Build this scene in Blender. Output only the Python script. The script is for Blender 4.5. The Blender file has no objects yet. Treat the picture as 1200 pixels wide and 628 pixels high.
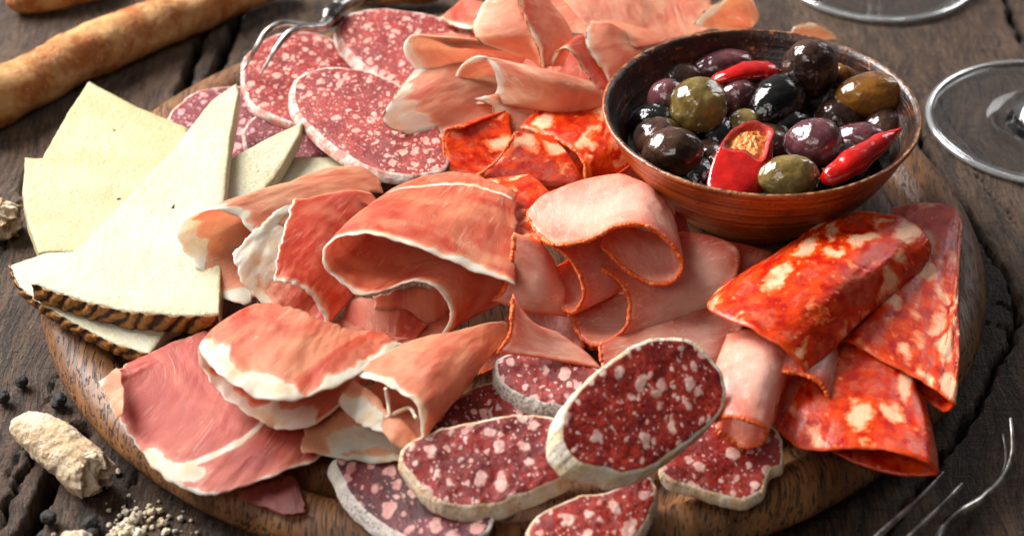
import bpy, math, random
import numpy as np
S = 0.01                                   # all builders work in centimetres
scene = bpy.context.scene
col = scene.collection

# ------------------------------------------------------------------ camera
PITCH = math.radians(36.0); FX = 2400.0; DIST = 80.0
DIR = np.array([0.0, math.cos(PITCH), -math.sin(PITCH)])
UP = np.array([0.0, math.sin(PITCH), math.cos(PITCH)])
RIGHT = np.array([1.0, 0.0, 0.0])
TGT = np.array([0.0, 1.75, 1.9])
CAM = TGT - DIR * DIST
cam_d = bpy.data.cameras.new("camera"); cam = bpy.data.objects.new("camera", cam_d); col.objects.link(cam)
cam.location = CAM * S
cam.rotation_euler = (math.pi / 2 - PITCH, 0, 0)
cam_d.sensor_width = 36; cam_d.lens = 72; cam_d.clip_start = 0.02; cam_d.clip_end = 50
cam_d.dof.use_dof = True; cam_d.dof.focus_distance = 0.775; cam_d.dof.aperture_fstop = 10.5
scene.camera = cam

# ------------------------------------------------------------------ light
world = bpy.data.worlds.new("World"); scene.world = world; world.use_nodes = True
wt = world.node_tree; bg = wt.nodes["Background"]            # a dim room, brighter on its window side at the back
_tc = wt.nodes.new('ShaderNodeTexCoord'); _dt = wt.nodes.new('ShaderNodeVectorMath'); _dt.operation = 'DOT_PRODUCT'
wt.links.new(_tc.outputs['Generated'], _dt.inputs[0]); _dt.inputs[1].default_value = (-0.42, 0.78, 0.46)
_mr = wt.nodes.new('ShaderNodeMapRange'); wt.links.new(_dt.outputs['Value'], _mr.inputs[0])
_mr.inputs[1].default_value = -0.2; _mr.inputs[2].default_value = 0.95; _mr.inputs[3].default_value = 0.03; _mr.inputs[4].default_value = 0.27
bg.inputs[0].default_value = (1.0, 0.97, 0.95, 1); wt.links.new(_mr.outputs[0], bg.inputs[1])
scene.view_settings.view_transform = 'Standard'; scene.view_settings.look = 'None'
scene.view_settings.exposure = 0.0; scene.view_settings.gamma = 1.0

def area(name, loc, aim, sx, sy, power, colr):
    d = bpy.data.lights.new(name, 'AREA'); d.shape = 'RECTANGLE'; d.size = sx; d.size_y = sy
    d.energy = power; d.color = colr
    o = bpy.data.objects.new(name, d); col.objects.link(o); o.location = loc
    import mathutils
    v = mathutils.Vector(aim) - mathutils.Vector(loc)
    o.rotation_euler = v.to_track_quat('-Z', 'Y').to_euler()
    return o
KEY = (-1.25, 0.88, 1.30)
for ix in (-1, 1):                         # a window of four panes, back left
    for iz in (-1, 1):
        area("window_pane_lamp", (KEY[0] + ix * 0.19, KEY[1] + ix * 0.28, KEY[2] + iz * 0.35), (0.0, 0.0, 0.03),
             0.55, 0.55, 28.0, (1.0, 0.98, 0.96))
area("side_window_lamp", (0.75, 0.80, 0.60), (0.05, 0, 0.03), 0.3, 0.5, 2.4, (0.96, 0.97, 1.0))
area("front_fill_lamp", (-0.55, -0.85, 0.95), (0.0, 0, 0.03), 0.8, 0.5, 4.4, (1.0, 0.93, 0.86))

# ------------------------------------------------------------------ maths helpers
def P(px, py, z):
    """the world point (cm) at height z that the camera sees at pixel px, py"""
    d = DIR + RIGHT * ((px - 600) / FX) - UP * ((py - 314) / FX)
    t = (z - CAM[2]) / d[2]
    return CAM + d * t

def PP(px, py, pl):
    """the world point on plane pl = (p0, n) seen at px, py"""
    d = DIR + RIGHT * ((px - 600) / FX) - UP * ((py - 314) / FX)
    p0, n = pl
    t = np.dot(p0 - CAM, n) / np.dot(d, n)
    return CAM + d * t

def plane3(a, b, c):
    a, b, c = P(*a), P(*b), P(*c)
    n = np.cross(b - a, c - a); n /= np.linalg.norm(n)
    if n[2] < 0: n = -n
    return (a, n)

_perm = np.random.RandomState(7).permutation(256).astype(np.int64)
_perm = np.concatenate([_perm, _perm, _perm])
_g = np.random.RandomState(3).randn(256, 3); _g /= np.linalg.norm(_g, axis=1)[:, None]
def noise3(p):
    p = np.asarray(p, float); i = np.floor(p).astype(np.int64); f = p - i
    i &= 255; u = f * f * f * (f * (f * 6 - 15) + 10); r = 0
    for dx in (0, 1):
        for dy in (0, 1):
            for dz in (0, 1):
                h = _perm[_perm[_perm[(i[..., 0] + dx) & 255] + ((i[..., 1] + dy) & 255)] + ((i[..., 2] + dz) & 255)]
                gg = _g[h]; o = f - np.array([dx, dy, dz])
                w = (u[..., 0] if dx else 1 - u[..., 0]) * (u[..., 1] if dy else 1 - u[..., 1]) * (u[..., 2] if dz else 1 - u[..., 2])
                r = r + w * (gg * o).sum(-1)
    return r
def fbm(p, octv=4, lac=2.1, gain=0.5):
    a = 1.0; r = 0; p = np.asarray(p, float)
    for k in range(octv):
        r = r + a * noise3(p + 17.3 * k); p = p * lac; a *= gain
    return r
def n1(x, seed=0.0, octv=3):
    x = np.asarray(x, float)
    return fbm(np.stack([x, np.full_like(x, seed + 0.37), np.full_like(x, seed * 1.7 + 0.11)], -1), octv)

def hermite(pts, t, q, closed=False):
    """cubic through pts (N,3) at params t, evaluated at q"""
    pts = np.asarray(pts, float); N = len(pts)
    if N == 2:
        w = ((q - t[0]) / (t[1] - t[0]))[:, None]
        return pts[0] * (1 - w) + pts[1] * w
    m = np.zeros_like(pts)
    for i in range(N):
        if 0 < i < N - 1:
            h0, h1 = t[i] - t[i - 1], t[i + 1] - t[i]
            d0, d1 = (pts[i] - pts[i - 1]) / h0, (pts[i + 1] - pts[i]) / h1
            m[i] = (d0 * h1 + d1 * h0) / (h0 + h1)
        elif i == 0: m[i] = (pts[1] - pts[0]) / (t[1] - t[0])
        else: m[i] = (pts[-1] - pts[-2]) / (t[-1] - t[-2])
    k = np.clip(np.searchsorted(t, q, side='right') - 1, 0, N - 2)
    h = (t[k + 1] - t[k]); s = (q - t[k]) / h
    s2, s3 = s * s, s * s * s
    a = (2 * s3 - 3 * s2 + 1)[:, None]; b = (s3 - 2 * s2 + s)[:, None]; c = (-2 * s3 + 3 * s2)[:, None]; d = (s3 - s2)[:, None]
    h = h[:, None]
    return a * pts[k] + b * h * m[k] + c * pts[k + 1] + d * h * m[k + 1]

def curve(pts, n):
    pts = np.asarray(pts, float)
    seg = np.linalg.norm(np.diff(pts, axis=0), axis=1) ** 0.75 + 1e-6
    t = np.concatenate([[0], np.cumsum(seg)]); t /= t[-1]
    return hermite(pts, t, np.linspace(0, 1, n))

def closed_curve(pts, n, smooth=True):
    pts = np.asarray(pts, float)
    if smooth:
        q = np.concatenate([pts[-3:], pts, pts[:3]])
        seg = np.linalg.norm(np.diff(q, axis=0), axis=1) ** 0.8 + 1e-6
        t = np.concatenate([[0], np.cumsum(seg)])
        return hermite(q, t, np.linspace(t[3], t[3 + len(pts)], n, endpoint=False))
    q = np.concatenate([pts, pts[:1]])
    seg = np.linalg.norm(np.diff(q, axis=0), axis=1)
    t = np.concatenate([[0], np.cumsum(seg)]); u = np.linspace(0, t[-1], n, endpoint=False)
    return np.stack([np.interp(u, t, q[:, k]) for k in range(3)], -1)

# ------------------------------------------------------------------ objects
def mesh_obj(name, V, F, m, parent=None, uv=None, attrs=None, smooth=True):
    V = np.asarray(V, np.float32) * S
    me = bpy.data.meshes.new(name)
    if isinstance(F, np.ndarray):
        k = F.shape[1]; nf = len(F)
        me.vertices.add(len(V)); me.vertices.foreach_set('co', V.ravel())
        me.loops.add(nf * k); me.loops.foreach_set('vertex_index', F.ravel().astype(np.int32))
        me.polygons.add(nf); me.polygons.foreach_set('loop_start', np.arange(nf, dtype=np.int32) * k)
        me.update(calc_edges=True); me.validate()
    else:
        me.from_pydata(V.tolist(), [], F)
    if smooth: me.polygons.foreach_set('use_smooth', np.ones(len(me.polygons), bool))
    if uv is not None:
        L = me.uv_layers.new(name='UVMap')
        li = np.zeros(len(me.loops), np.int32); me.loops.foreach_get('vertex_index', li)
        L.data.foreach_set('uv', np.asarray(uv, np.float32)[li].ravel())
    for k, v in (attrs or {}).items():
        a = me.attributes.new(k, 'FLOAT', 'POINT'); a.data.foreach_set('value', np.asarray(v, np.float32))
    me.materials.append(m); me.update()
    o = bpy.data.objects.new(name, me); col.objects.link(o)
    if parent is not None: o.parent = parent
    return o

def tag(o, label, cat=None, group=None, kind=None):
    if label: o['label'] = label
    if cat: o['category'] = cat
    if group: o['group'] = group
    if kind: o['kind'] = kind
    return o

def centre(o):
    """put a top-level object's origin at its base (its children follow)"""
    me = o.data; n = len(me.vertices); a = np.zeros(n * 3, np.float32); me.vertices.foreach_get('co', a); a = a.reshape(-1, 3)
    c = np.array([a[:, 0].mean(), a[:, 1].mean(), a[:, 2].min()], np.float32)
    for q in [o] + list(o.children_recursive):
        if q.type != 'MESH': continue
        b = np.zeros(len(q.data.vertices) * 3, np.float32); q.data.vertices.foreach_get('co', b)
        b = (b.reshape(-1, 3) - c).ravel(); q.data.vertices.foreach_set('co', b); q.data.update()
    o.location = c.tolist()

def grid_faces(nu, nv, off=0, wrap=False, flip=False):
    i = np.arange(nu if wrap else nu - 1); j = np.arange(nv - 1)
    I, J = np.meshgrid(i, j, indexing='ij'); I2 = (I + 1) % nu
    a = I * nv + J; b = I2 * nv + J; c = I2 * nv + J + 1; d = I * nv + J + 1
    F = np.stack([a, b, c, d], -1).reshape(-1, 4)
    if flip: F = F[:, ::-1]
    return F + off

def tube(path, rad, sides=12, cap=True, seed=0, rough=0.0, rfreq=1.0, flat=None):
    path = np.asarray(path, float); n = len(path); rad = np.broadcast_to(np.asarray(rad, float), (n,))
    T = np.gradient(path, axis=0); T /= np.linalg.norm(T, axis=1)[:, None] + 1e-9
    ref = np.array([0, 0, 1.0]) if abs(T[0][2]) < 0.9 else np.array([1.0, 0, 0])
    N = []; cur = ref
    for k in range(n):
        cur = cur - T[k] * np.dot(cur, T[k]); cur = cur / (np.linalg.norm(cur) + 1e-9); N.append(cur)
    N = np.array(N); B = np.cross(T, N)
    a = np.linspace(0, 2 * math.pi, sides, endpoint=False)
    fl = 1.0 if flat is None else flat
    off = N[:, None, :] * np.cos(a)[None, :, None] * fl + B[:, None, :] * np.sin(a)[None, :, None]
    R = rad[:, None] * np.ones(sides)[None, :]
    V = path[:, None, :] + off * R[..., None]
    if rough: V = V + off * (fbm(V * rfreq + seed * 3.1) * rough)[..., None]
    L = np.concatenate([[0], np.cumsum(np.linalg.norm(np.diff(path, axis=0), axis=1))])
    uv = np.stack(np.broadcast_arrays(L[:, None], (a / (2 * math.pi))[None, :] * 2 * math.pi * rad.max()), -1).reshape(-1, 2)
    V = V.reshape(-1, 3)
    F = []
    i = np.arange(n - 1); j = np.arange(sides)
    I, J = np.meshgrid(i, j, indexing='ij'); J2 = (J + 1) % sides
    F = np.stack([I * sides + J, (I + 1) * sides + J, (I + 1) * sides + J2, I * sides + J2], -1).reshape(-1, 4)
    if cap:
        V = np.concatenate([V, path[:1], path[-1:]]); uv = np.concatenate([uv, [[0, 0]], [[L[-1], 0]]])
        c0, c1 = len(V) - 2, len(V) - 1; b = (n - 1) * sides
        f0 = [(c0, k, (k + 1) % sides, (k + 1) % sides) for k in range(sides)]
        f1 = [(c1, b + (k + 1) % sides, b + k, b + k) for k in range(sides)]
        tri = [f[:3] for f in f0 + f1]
        F = [tuple(r) for r in F.tolist()] + tri
    return V, F, uv

def lathe(prof, n=96, wob=0.0, seed=0):
    prof = np.asarray(prof, float); k = len(prof)
    a = np.linspace(0, 2 * math.pi, n, endpoint=False)
    R = prof[:, 0][None, :] * np.ones(n)[:, None]; Z = prof[:, 1][None, :] * np.ones(n)[:, None]
    X = R * np.cos(a)[:, None]; Y = R * np.sin(a)[:, None]
    V = np.stack([X, Y, Z], -1)
    if wob:
        V[..., :2] *= 1 + wob * fbm(V * 0.25 + seed, 3)[..., None]
        V[..., 2] += wob * 2.5 * fbm(V * 0.35 + seed + 9, 2)
    L = np.concatenate([[0], np.cumsum(np.linalg.norm(np.diff(prof, axis=0), axis=1))])
    uv = np.stack([np.broadcast_to(a[:, None] * 5, (n, k)), np.broadcast_to(L[None, :], (n, k))], -1).reshape(-1, 2)
    return V.reshape(-1, 3), grid_faces(n, k, wrap=True), uv
# ------------------------------------------------------------------ materials
class NT:
    def __init__(s, name):
        s.m = bpy.data.materials.new(name); s.m.use_nodes = True; s.t = s.m.node_tree
        s.b = s.t.nodes['Principled BSDF']; s.out = s.t.nodes['Material Output']
    def n(s, typ, **kw):
        x = s.t.nodes.new(typ)
        for k, v in kw.items(): setattr(x, k, v)
        return x
    def link(s, a, b): s.t.links.new(a, b)
    def put(s, sock, v):
        if hasattr(v, 'node') or isinstance(v, bpy.types.NodeSocket): s.link(v, sock)
        elif v is not None: sock.default_value = v
    def uv(s): return s.n('ShaderNodeTexCoord').outputs['UV']
    def obj(s):                            # object space, shifted by a different amount in each object
        r = s.n('ShaderNodeObjectInfo').outputs['Random']; c = s.n('ShaderNodeCombineXYZ')
        s.link(r, c.inputs[0]); s.link(r, c.inputs[1])
        return s.vadd(s.n('ShaderNodeTexCoord').outputs['Object'], c.outputs[0], 0.5)
    def attr(s, name): return s.n('ShaderNodeAttribute', attribute_name=name).outputs['Fac']
    def map(s, vec, scale=(1, 1, 1), rot=(0, 0, 0), loc=(0, 0, 0)):
        x = s.n('ShaderNodeMapping'); s.link(vec, x.inputs[0])
        x.inputs['Scale'].default_value = scale; x.inputs['Rotation'].default_value = rot; x.inputs['Location'].default_value = loc
        return x.outputs[0]
    def noise(s, vec, scale=1.0, detail=3.0, rough=0.55, dist=0.0, out='Fac'):
        x = s.n('ShaderNodeTexNoise'); s.link(vec, x.inputs['Vector'])
        x.inputs['Scale'].default_value = scale; x.inputs['Detail'].default_value = detail
        x.inputs['Roughness'].default_value = rough; x.inputs['Distortion'].default_value = dist
        return x.outputs[0 if out == 'Fac' else 1]
    def voro(s, vec, scale=1.0, feature='F1', rnd=0.85, dims='3D'):
        x = s.n('ShaderNodeTexVoronoi', feature=feature, voronoi_dimensions=dims); s.link(vec, x.inputs['Vector'])
        x.inputs['Scale'].default_value = scale; x.inputs['Randomness'].default_value = rnd
        return x
    def math(s, op, a, b=None, c=None, clamp=False):
        x = s.n('ShaderNodeMath', operation=op, use_clamp=clamp)
        s.put(x.inputs[0], a)
        if b is not None: s.put(x.inputs[1], b)
        if c is not None: s.put(x.inputs[2], c)
        return x.outputs[0]
    def step(s, v, lo, hi, a=0.0, b=1.0):
        x = s.n('ShaderNodeMapRange', interpolation_type='SMOOTHSTEP'); s.link(v, x.inputs[0])
        x.inputs[1].default_value = lo; x.inputs[2].default_value = hi; x.inputs[3].default_value = a; x.inputs[4].default_value = b
        return x.outputs[0]
    def mix(s, f, a, b, mode='MIX'):
        x = s.n('ShaderNodeMix', data_type='RGBA', blend_type=mode); s.put(x.inputs[0], f)
        for k, v in ((6, a), (7, b)):
            if isinstance(v, tuple): x.inputs[k].default_value = (*v, 1) if len(v) == 3 else v
            else: s.link(v, x.inputs[k])
        return x.outputs[2]
    def vadd(s, a, b, sc=1.0):
        y = s.n('ShaderNodeVectorMath', operation='SCALE'); s.link(b, y.inputs[0]); y.inputs[3].default_value = sc
        x = s.n('ShaderNodeVectorMath', operation='ADD'); s.link(a, x.inputs[0]); s.link(y.outputs[0], x.inputs[1]); return x.outputs[0]
    def bump(s, h, strength=0.5, dist=0.0005, nrm=None):
        x = s.n('ShaderNodeBump'); s.link(h, x.inputs['Height']); x.inputs['Strength'].default_value = strength
        x.inputs['Distance'].default_value = dist
        if nrm is not None: s.link(nrm, x.inputs['Normal'])
        return x.outputs[0]
    def fin(s, color, rough=0.4, sss=0.0, rad=(1, .35, .2), sscale=0.004, nrm=None, spec=0.5, coat=0.0, coat_r=0.1, metal=0.0):
        b = s.b.inputs
        if isinstance(color, tuple): b['Base Color'].default_value = (*color, 1)
        else: s.link(color, b['Base Color'])
        s.put(b['Roughness'], rough)
        b['Subsurface Weight'].default_value = sss; b['Subsurface Radius'].default_value = rad; b['Subsurface Scale'].default_value = sscale
        s.put(b['Specular IOR Level'], spec); s.put(b['Coat Weight'], coat); b['Coat Roughness'].default_value = coat_r
        b['Metallic'].default_value = metal
        if nrm is not None:
            s.link(nrm, b['Normal']); s.link(nrm, b['Coat Normal'])
        return s.m

def H(h):
    h = h.lstrip('#'); c = [int(h[i:i + 2], 16) / 255 for i in (0, 2, 4)]
    return tuple(x / 12.92 if x <= 0.04045 else ((x + 0.055) / 1.055) ** 2.4 for x in c)

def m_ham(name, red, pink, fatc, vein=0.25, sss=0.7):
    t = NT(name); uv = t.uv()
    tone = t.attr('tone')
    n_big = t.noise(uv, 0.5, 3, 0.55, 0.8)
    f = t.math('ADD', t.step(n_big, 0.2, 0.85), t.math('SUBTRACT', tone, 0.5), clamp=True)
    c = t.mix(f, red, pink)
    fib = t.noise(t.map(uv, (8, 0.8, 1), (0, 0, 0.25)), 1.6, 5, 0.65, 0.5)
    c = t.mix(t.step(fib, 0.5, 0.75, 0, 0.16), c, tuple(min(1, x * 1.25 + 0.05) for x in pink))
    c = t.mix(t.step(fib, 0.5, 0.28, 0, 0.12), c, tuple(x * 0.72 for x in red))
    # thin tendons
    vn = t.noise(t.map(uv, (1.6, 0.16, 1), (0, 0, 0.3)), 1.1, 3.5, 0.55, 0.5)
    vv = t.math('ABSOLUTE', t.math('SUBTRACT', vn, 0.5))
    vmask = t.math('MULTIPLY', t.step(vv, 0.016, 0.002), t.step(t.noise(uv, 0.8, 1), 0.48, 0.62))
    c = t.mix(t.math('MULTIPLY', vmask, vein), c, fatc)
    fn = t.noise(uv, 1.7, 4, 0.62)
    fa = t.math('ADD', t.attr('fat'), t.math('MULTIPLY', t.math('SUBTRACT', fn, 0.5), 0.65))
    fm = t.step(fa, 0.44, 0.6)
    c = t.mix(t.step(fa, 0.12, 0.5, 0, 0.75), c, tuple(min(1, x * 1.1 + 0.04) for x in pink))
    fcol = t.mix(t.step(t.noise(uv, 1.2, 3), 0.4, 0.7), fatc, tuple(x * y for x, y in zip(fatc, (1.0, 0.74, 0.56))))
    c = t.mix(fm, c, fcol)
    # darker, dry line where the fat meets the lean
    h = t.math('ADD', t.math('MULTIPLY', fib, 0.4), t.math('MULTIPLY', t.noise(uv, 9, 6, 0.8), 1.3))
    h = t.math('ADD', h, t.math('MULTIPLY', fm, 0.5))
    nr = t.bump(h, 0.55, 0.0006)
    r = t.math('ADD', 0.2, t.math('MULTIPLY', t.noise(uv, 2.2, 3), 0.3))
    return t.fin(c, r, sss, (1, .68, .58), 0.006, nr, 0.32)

M = {}
M['prosciutto'] = m_ham('prosciutto', H('be3a22'), H('e98f6a'), H('f2dcc4'))
M['prosciutto_dark'] = m_ham('prosciutto dark', H('a8362a'), H('d26e56'), H('f0d6c2'))
M['smoked_ham'] = m_ham('smoked ham', H('c84a36'), H('f09e7c'), H('f4dec8'), 0.4)
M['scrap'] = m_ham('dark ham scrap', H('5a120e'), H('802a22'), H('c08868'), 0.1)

def m_loin():
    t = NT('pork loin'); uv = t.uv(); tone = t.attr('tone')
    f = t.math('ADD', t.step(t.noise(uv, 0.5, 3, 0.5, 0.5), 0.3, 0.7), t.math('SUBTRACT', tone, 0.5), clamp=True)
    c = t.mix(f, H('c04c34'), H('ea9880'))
    fib = t.noise(t.map(uv, (2.6, 1, 1), (0, 0, 0.7)), 2.2, 5, 0.62, 1.2)
    c = t.mix(t.step(fib, 0.5, 0.72, 0, 0.5), c, H('f6d6c8'))
    c = t.mix(t.step(t.noise(uv, 1.3, 4, 0.6, 1.5), 0.55, 0.72, 0, 0.35), c, H('cf6256'))
    rim = t.attr('rim')
    c = t.mix(t.step(rim, 0.15, 1.5, 0, 0.45), c, H('f2c8b8'))
    c = t.mix(t.step(t.math('ADD', rim, t.math('MULTIPLY', t.noise(uv, 2.5, 3), 0.22)), 0.32, 0.1, 0, 0.85), c, H('ee5c18'))
    nr = t.bump(t.math('ADD', fib, t.math('MULTIPLY', t.noise(uv, 12, 3), 0.4)), 0.45, 0.0005)
    return t.fin(c, t.math('ADD', 0.27, t.math('MULTIPLY', fib, 0.22)), 0.7, (1, .5, .38), 0.006, nr, 0.5, 0.12, 0.25)
M['loin'] = m_loin()

def m_crust(name, a, b, c2, sc=7):
    t = NT(name); uv = t.uv()
    n = t.noise(uv, sc, 4, 0.7)
    c = t.mix(t.step(n, 0.38, 0.58), a, b)
    tick = t.noise(t.map(uv, (6, 1, 1)), 2.2, 2)
    c = t.mix(t.step(tick, 0.56, 0.66, 0, 0.75), c, c2)
    return t.fin(c, 0.42, 0.15, (1, .3, .1), 0.002, t.bump(t.math('ADD', n, tick), 0.8, 0.0006), 0.4)
M['paprika'] = m_crust('paprika crust', H('d83a08'), H('f87418'), H('fab890'))
M['pepper_crust'] = m_crust('pepper crust', H('7a4426'), H('d89a62'), H('2a1810'), 3.5)

def m_chorizo(name, dark=1.0, seed=0):
    t = NT(name); uv = t.uv(); tone = t.attr('tone')
    d = t.noise(uv, 0.8, 3.5, 0.6, 0, 'Color')
    v2 = t.vadd(uv, d, 1.5)
    st = t.map(v2, (1.0, 0.62, 1), (0, 0, 0.5), (seed, seed * 2.0, 0))
    v = t.voro(st, 0.95); e = t.voro(st, 0.95, 'DISTANCE_TO_EDGE')
    rnd = t.n('ShaderNodeSeparateColor'); t.link(v.outputs['Color'], rnd.inputs[0])
    edge = t.math('ADD', e.outputs['Distance'], t.math('MULTIPLY', t.math('SUBTRACT', t.noise(uv, 4, 4, 0.65), 0.5), 0.22))
    mat_ = t.mix(t.step(t.noise(uv, 1.6, 4), 0.35, 0.65), H('b01202'), H('e44408'))
    meat = t.mix(t.step(t.noise(uv, 2.2, 4, 0.6, 0.6), 0.35, 0.65), H('bc2c14'), H('d05c3c'))
    c = t.mix(t.step(edge, 0.10, 0.2), mat_, meat)
    fat = t.mix(t.step(edge, 0.09, 0.29), H('ec5c12'), H('f6bc94'))
    isf = t.math('ADD', rnd.outputs[0], t.math('MULTIPLY', t.math('SUBTRACT', tone, 0.5), 0.8))
    fm = t.math('MULTIPLY', t.step(isf, 0.50, 0.52), t.step(edge, 0.07, 0.12))
    c = t.mix(fm, c, fat)
    c = t.mix(t.step(t.noise(uv, 14, 4, 0.8), 0.55, 0.66, 0, 0.55), c, H('8a1404'))
    # small fat flecks
    s = t.voro(t.vadd(uv, d, 0.4), 3.6); s2 = t.n('ShaderNodeSeparateColor'); t.link(s.outputs['Color'], s2.inputs[0])
    sm = t.math('MULTIPLY', t.step(s.outputs['Distance'], 0.34, 0.2), t.step(s2.outputs[0], 0.88, 0.9))
    c = t.mix(t.math('MULTIPLY', sm, 0.8), c, H('f09058'))
    rim = t.attr('rim')
    c = t.mix(t.step(t.math('ADD', t.attr('fat'), t.math('MULTIPLY', t.math('SUBTRACT', t.noise(uv, 2.5, 4), .5), .5)), .45, .6, 0, .9), c, H('f2621a'))
    c = t.mix(t.step(rim, 0.16, 0.04, 0, 0.8), c, H('e24a12'))
    if dark < 1: c = t.mix(1 - dark, c, H('7a0c06'))
    h = t.math('ADD', t.math('MULTIPLY', t.noise(uv, 7, 4, 0.6), 0.6), t.math('MULTIPLY', edge, -0.6))
    nr = t.bump(h, 0.5, 0.0008)
    return t.fin(c, t.math('ADD', 0.16, t.math('MULTIPLY', t.noise(uv, 3, 3), 0.25)), 0.3, (1, .2, .08), 0.003, nr, 0.36, 0.15, 0.1)
M['chorizo'] = m_chorizo('chorizo', 1.0, 0); M['chorizo_b'] = m_chorizo('chorizo marbled', 1.0, 5.3)

def m_salami(name, a, b, fat, scale=1.6, thr=0.42, warm=0.0):
    t = NT(name); uv = t.uv()
    d = t.noise(uv, 1.5, 2.0, 0.5, 0, 'Color'); v2 = t.vadd(uv, d, 0.55)
    c = t.mix(t.step(t.noise(uv, 0.7, 4, 0.6, 0.5), 0.36, 0.64), a, b)
    c = t.mix(t.step(t.noise(uv, 6, 4, 0.7), 0.44, 0.6, 0, 0.7), c, tuple(x * 0.3 for x in a))
    c = t.mix(t.step(t.noise(uv, 4.2, 4, 0.7, 0.8), 0.54, 0.7, 0, 0.45), c, tuple(min(1, x * 1.5 + .02) for x in b))
    hsum = None
    fm_all = None
    for k, (sc, th, r) in enumerate(((scale * 1.18, thr - .25, 0.33), (scale * 2.4, thr + .02, 0.27), (scale * 5.0, thr + .38, 0.28))):
        st = t.map(v2, (1, 0.72, 1), (0, 0, 0.6 + k), (3.1 * k, 1.7 * k, 0.0))
        v = t.voro(st, sc); sp = t.n('ShaderNodeSeparateColor'); t.link(v.outputs['Color'], sp.inputs[0])
        rad = t.math('MULTIPLY', t.math('SUBTRACT', sp.outputs[0], th), r / (1 - th))      # chunk radius, negative for no chunk
        rad = t.math('ADD', rad, t.math('MULTIPLY', t.step(sp.outputs[0], th, th + .02), 0.12))
        f = t.math('SUBTRACT', t.math('ADD', rad, t.math('MULTIPLY', t.math('SUBTRACT', t.noise(uv, sc * 2.2, 4, 0.65), 0.5), 0.26)), v.outputs['Distance'])
        fm = t.step(f, -0.03, 0.08)
        fm_all = fm if fm_all is None else t.math('MAXIMUM', fm_all, fm)
    fc = t.mix(t.step(t.noise(uv, 3.2, 4, 0.65), 0.38, 0.66), fat, tuple(x * y for x, y in zip(fat, (0.86, 0.56, 0.52))))
    c = t.mix(t.math('MULTIPLY', fm_all, 0.95), c, fc)
    h = t.math('ADD', t.math('MULTIPLY', fm_all, 0.4), t.math('MULTIPLY', t.noise(uv, 8, 5, 0.7), 1.0))
    nr = t.bump(h, 0.6, 0.0009)
    return t.fin(c, t.math('ADD', 0.2, t.math('MULTIPLY', t.noise(uv, 5, 3), 0.24)), 0.2, (1, .3, .2), 0.003, nr, 0.34, 0.08, 0.12)
M['salami_dark'] = m_salami('dry salami', H('760e0c'), H('ac2a1e'), H('ecc6bc'), 1.5, .2)
M['salami_red'] = m_salami('dry salami red', H('8c120a'), H('c4341e'), H('efcabc'), 1.45, .18)
M['salami_purple'] = m_salami('dry salami purple', H('480e16'), H('7c1c26'), H('d8a8a0'), 1.5, .25)
M['salami_large'] = m_salami('large salami', H('860e0c'), H('b03024'), H('e6b0a0'), 2.0, .2)
M['salami_rose'] = m_salami('large salami rosy', H('6c141c'), H('943038'), H('d8a4a2'), 2.0, .2)

def m_rind(name, a, b, c3, pat=0.5):
    t = NT(name); uv = t.uv()
    c = t.mix(t.step(t.noise(uv, 1.3, 4, 0.6), 0.4, 0.6), a, b)
    sp = t.noise(uv, 9, 4, 0.75)
    c = t.mix(t.math('MULTIPLY', t.step(sp, 0.5, 0.62), t.step(t.noise(uv, 0.9, 2), 0.42, 0.6, 0, pat + 0.4)), c, c3)
    return t.fin(c, 0.7, 0.1, (1, .6, .4), 0.002, t.bump(t.math('ADD', sp, t.noise(uv, 2.5, 4)), 0.8, 0.0012), 0.2)
M['rind_white'] = m_rind('salami rind', H('f6ecda'), H('f0d8ac'), H('9c6a48'))
M['rind_tan'] = m_rind('salami rind tan', H('e2bf94'), H('f0dcc2'), H('a8664c'), 0.5)
M['rind_grey'] = m_rind('salami rind grey', H('cfc4bc'), H('e6dccf'), H('6a5450'), 0.6)
M['rind_red'] = m_rind('large salami rind', H('ead8cc'), H('c98878'), H('a84c44'), 0.3)

def m_cheese(name, a, b):
    t = NT(name); uv = t.uv()
    c = t.mix(t.step(t.noise(uv, 0.35, 3, 0.5), 0.35, 0.65), a, b)
    rim = t.attr('rim')
    c = t.mix(t.step(rim, 0.9, 0.0, 0, 0.45), c, tuple(x * y for x, y in zip(b, (0.98, 0.94, 0.78))))
    pv = t.voro(t.vadd(uv, t.noise(uv, 3, 2, 0.5, 0, 'Color'), 0.2), 2.1)
    sp = t.n('ShaderNodeSeparateColor'); t.link(pv.outputs['Color'], sp.inputs[0])
    pit = t.math('MULTIPLY', t.step(pv.outputs['Distance'], 0.24, 0.08), t.step(sp.outputs[0], 0.84, 0.88))
    c = t.mix(t.math('MULTIPLY', pit, 0.35), c, tuple(x * y for x, y in zip(b, (0.85, 0.78, 0.55))))
    h = t.math('ADD', t.math('MULTIPLY', pit, -0.1), t.math('MULTIPLY', t.noise(uv, 5, 5, 0.65), 0.5))
    h = t.math('ADD', h, t.math('MULTIPLY', t.noise(t.map(uv, (1, 9, 1), (0, 0, 0.5)), 1.2, 3), 0.3))
    return t.fin(c, t.math('ADD', 0.34, t.math('MULTIPLY', t.noise(uv, 3, 3), 0.2)), 0.3, (1, .8, .45), 0.004, t.bump(h, 0.9, 0.0013), 0.45)
M['cheese'] = m_cheese('sheep cheese', H('c6c3af'), H('c8c1a0'))
M['cheese_b'] = m_cheese('sheep cheese aged', H('b8b38e'), H('b2a97c'))

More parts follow.
